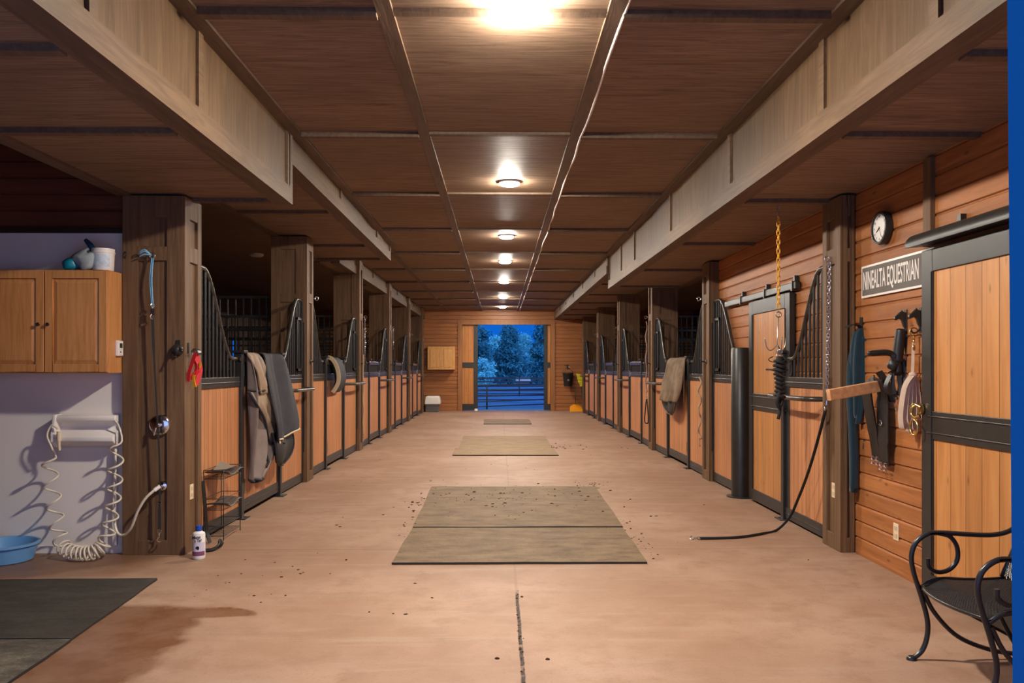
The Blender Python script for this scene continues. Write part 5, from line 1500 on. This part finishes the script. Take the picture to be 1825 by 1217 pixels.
# ropes and chains at the posts further along
def post_rope(s, y, z0, z1, m, label, mm='rope', wav=.012):
    xa = (XL if s < 0 else XR) - s*.06
    t = thing('cross_tie', (xa, y, z1), label, 'cross tie', 'cross ties hanging at the posts')
    if mm == 'chain':
        q = MB(); chain(q, [(xa, y, z0), (xa, y, z1)], .045, .0045, .012); q.obj('chain_links', M['chrome'], t, smooth=True)
    else:
        pts = [(xa - s*.0 + wav*math.sin(k*1.7), y + wav*math.cos(k*2.3), z0 + (z1-z0)*k/12) for k in range(13)]
        MB().tube(spline(pts, 4), .011, 8).obj('rope', m, t, smooth=True)
    q = MB(); snap(q, (xa, y, z1), .1); q.obj('snap', M['chrome'], t, smooth=40)
    return t
M['redrope'] = plain('red_white_rope', srgb(150,112,96), .8, noise=.4, nscale=55)
M['palerope'] = plain('pale_rope', srgb(170,142,112), .8)
t = post_rope(-1, POSTS[2]+.30, 2.26, 1.66, None, 'short silver cross tie chain on the third post of the blanket row', 'chain')
t = post_rope(-1, POSTS[2]+.12, 1.62, .25, M['palerope'], 'pale cross tie rope down the third post of the blanket row', wav=.006)
t = post_rope(1, POSTS[2]+.30, 2.2, .98, M['redrope'], 'red and white cross tie rope with snap on the third post of the chain row')
t = post_rope(1, POSTS[1]+.30, 1.28, .5, M['palerope'], 'pale wavy cross tie rope low on the second post of the chain row', wav=.02)
t = post_rope(-1, POSTS[3]+.30, 2.26, 1.9, None, 'very short silver chain on the fourth post of the blanket row', 'chain')
o = MB().tube(spline([(XR-.05, POSTS[2]+.3, .86), (XR-.03, POSTS[2]+.28, .5), (XR-.06, POSTS[2]+.26, .44), (XR-.09, POSTS[2]+.3, .5), (XR-.06, POSTS[2]+.3, .86)], 6), .010, 8).obj('lead_loop', M['webbing'], smooth=True)
tag(o, 'black lead loop hanging low on the third post of the chain row', 'lead')
def post_hook(s, y, z, label):
    xa = (XL if s < 0 else XR) - s*.02
    t = thing('tether_hook', (xa, y, z), label, 'hook', 'small black tether hooks on the posts')
    q = MB(); q.tube(spline([(xa, y, z), (xa - s*.05, y, z+.01), (xa - s*.065, y, z+.05)], 5), .009, 8); q.lathe([(.03, 0), (.026, .012), (.0001, .014)], (xa, y, z), axis='x', n=12); q.obj('prong', M['black'], t, smooth=True)
for i in (1, 2, 3, 4):
    post_hook(-1, POSTS[i]+.16, 1.47, 'small black tether hook on the %s post of the blanket row' % ordn[i])
    post_hook(1, POSTS[i]+.16, 1.47, 'small black tether hook on the %s post of the chain row' % ordn[i])

# ------------------------------------------------------------------ dusk yard beyond the far door
M['yard'] = plain('yard_ground_dusk_tint', srgb(84,138,172), .9, noise=.2, nscale=1.2, bump=.3)  # ground colour tinted with the blue dusk light
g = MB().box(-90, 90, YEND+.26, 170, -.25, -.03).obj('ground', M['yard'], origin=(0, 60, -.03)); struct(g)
M['gate'] = plain('dark_green_pipe_gate', srgb(52,60,66), .5)
def pipe_panel(p, q_, zs, label, posts=(0, .5, 1), r=.022):
    p, q_ = Vector((p[0], p[1], 0)), Vector((q_[0], q_[1], 0))
    t = thing('pipe_fence_panel', (p+q_)/2 + Vector((0,0,-.03)), label, 'fence panel')
    for z in zs:
        MB().tube([p + Vector((0,0,z)), q_ + Vector((0,0,z))], r, 8).obj('rail', M['gate'], t, smooth=True)
    for u in posts:
        c = p.lerp(q_, u); MB().tube([c + Vector((0,0,-.03)), c + Vector((0,0,max(zs)+.02))], r*1.3, 8).obj('upright', M['gate'], t, smooth=True)
    return t
pipe_panel((-1.2, 27.3), (2.3, 30.2), (.07, .24, .42, .62, .80), 'pipe fence panel closest to the far open door', (.22, .9))
pipe_panel((-3, 33.0), (5.5, 33.0), (.1, .28, .46, .64, .82, .95), 'long pipe fence panel across the yard behind the closest one', (.1, .85))
pipe_panel((-6, 41), (8, 40.5), (.1, .3, .5, .7, .9), 'pipe fence panel furthest out before the trees', (.2, .5, .8))
# pale roof of a low shed
t = thing('shed', (1.8, 62, 0), 'low pale shed between the trees beyond the fences', 'shed')
MB().box(1.35, 2.25, 61, 63, -.03, .42).obj('wall', plain('shed_wall', srgb(110,112,116), .8), t)
q = MB(); q.prism([(60.8, .4), (62, .66), (63.2, .4)], 1.25, 2.35, 'x'); q.obj('roof', M['white'], t)
# trees: trunk, branches and leaf cards of real foliage
M['bark'] = plain('tree_bark', srgb(96,84,72), .9)
M['leafdark'] = plain('dark_needles_dusk_tint', srgb(60,136,150), .8, 0, .2, noise=.45, nscale=1.1)  # needle colour carries the blue of the dusk light
M['leafpale'] = plain('pale_leaves_dusk_tint', srgb(120,216,232), .7, 0, .2, noise=.45, nscale=1.3)  # leaf colour lightened and tinted with dusk blue
def tree(x, y, h, w, m, label, seed, conic=1.0, n=3600, leaf=.16):
    rnd = random.Random(seed)
    t = thing('tree', (x, y, -.03), label, 'tree', 'trees beyond the yard')
    q = MB(); q.tube([(x, y, -.03), (x+.05, y, h*.5), (x, y, h*.96)], [.14, .09, .02], 8)
    for k in range(14):
        z = h*(.12+.75*k/14); a = rnd.uniform(0, 6.28); rr = w*.5*(1 - z/h*conic*.85)
        q.tube([(x, y, z), (x+rr*math.cos(a)*.8, y+rr*math.sin(a)*.8, z+.25)], [.04, .012], 5)
    q.obj('trunk', M['bark'], t, smooth=True)
    f = MB()
    cl = [(rnd.uniform(0, 6.28), rnd.uniform(.03, .98), rnd.uniform(.3, 1.0)) for _ in range(70)]
    for k in range(n):
        a, zz, rr = cl[rnd.randrange(len(cl))]
        prof = (1 - zz)**(.55 + .35*conic)*conic + (1-conic)*math.sqrt(max(0, 1-(2*zz-1)**2))
        prof = max(.05, prof)
        c = Vector((x + math.cos(a)*rr*w*.5*prof, y + math.sin(a)*rr*w*.5*prof, .1 + zz*h)) + Vector((rnd.gauss(0, .13), rnd.gauss(0, .13), rnd.gauss(0, .11)))*w*.5
        c.z = max(.02, c.z)
        d1 = Vector((rnd.gauss(0,1), rnd.gauss(0,1), rnd.gauss(0,1))).normalized(); d2 = d1.orthogonal().normalized()
        s_ = leaf*rnd.uniform(.5, 1.2)
        f.face([c - d1*s_, c + d2*s_*.45, c + d1*s_, c - d2*s_*.45])
    f.obj('foliage', m, t, fix=False, merge=False)
    return t
tree(.78, 66, 4.6, 4.0, M['leafdark'], 'dark pointed conifer in the middle of the far door view', 1, 1.0, 5200, .17)
tree(3.7, 69, 5.3, 3.6, M['leafdark'], 'tall dark conifer standing before the pale shed side of the far view', 2, .9, 4600, .17)
tree(-1.75, 65, 4.6, 3.2, M['leafdark'], 'dark bushy tree at the edge of the far view by the cabinet side', 3, .7, 4200, .17)
tree(-.35, 77, 4.0, 3.8, M['leafpale'], 'pale leafy tree between the dark bushy tree and the pointed conifer', 4, .45, 3600, .15)
tree(2.4, 80, 4.4, 3.4, M['leafpale'], 'pale leafy tree between the two dark conifers', 5, .45, 3600, .15)
tree(-1.2, 60, 1.9, 2.0, M['leafpale'], 'small pale bush low in front of the dark bushy tree', 6, .2, 1800, .12)
tree(-5.5, 75, 6.0, 5.0, M['leafdark'], 'dark tree beyond the yard, hidden mostly by the orange door leaf', 7, .8, 2600, .2)
tree(7.2, 76, 6.2, 5.0, M['leafdark'], 'dark tree beyond the yard on the bucket side', 8, .8, 2600, .2)
# ------------------------------------------------------------------ dusk sky, exposure
wd = bpy.data.worlds.new('dusk'); SC.world = wd; wd.use_nodes = True
bg = wd.node_tree.nodes['Background']
bg.inputs['Color'].default_value = (.006, .115, .62, 1)
bg.inputs['Strength'].default_value = 1.0
_nt = wd.node_tree
_tc = _nt.nodes.new('ShaderNodeTexCoord'); _sp = _nt.nodes.new('ShaderNodeSeparateXYZ'); _nt.links.new(_tc.outputs['Generated'], _sp.inputs[0])
_mr = _nt.nodes.new('ShaderNodeMapRange'); _mr.interpolation_type = 'SMOOTHSTEP'
_mr.inputs['From Min'].default_value = -.5; _mr.inputs['From Max'].default_value = .35
_nt.links.new(_sp.outputs[1], _mr.inputs['Value'])
_mx = _nt.nodes.new('ShaderNodeMix'); _mx.data_type = 'RGBA'
_in = [q for q in _mx.inputs if q.type == 'RGBA']
_in[0].default_value = (.55, .80, 1.65, 1)      # brighter evening sky behind the barn entrance
_in[1].default_value = (.004, .125, .62, 1)    # deep blue sky over the yard
_nt.links.new(_mr.outputs[0], _mx.inputs['Factor'])
_nt.links.new([q for q in _mx.outputs if q.type == 'RGBA'][0], bg.inputs['Color'])
SC.view_settings.view_transform = 'Standard'
SC.view_settings.look = 'None'
SC.view_settings.exposure = 0.0
SC.view_settings.gamma = 1.0
SC.view_settings.use_curve_mapping = False
SC.cycles.max_bounces = 8
SC.cycles.diffuse_bounces = 5
SC.cycles.use_denoising = True
SC.cycles.sample_clamp_indirect = 6.0
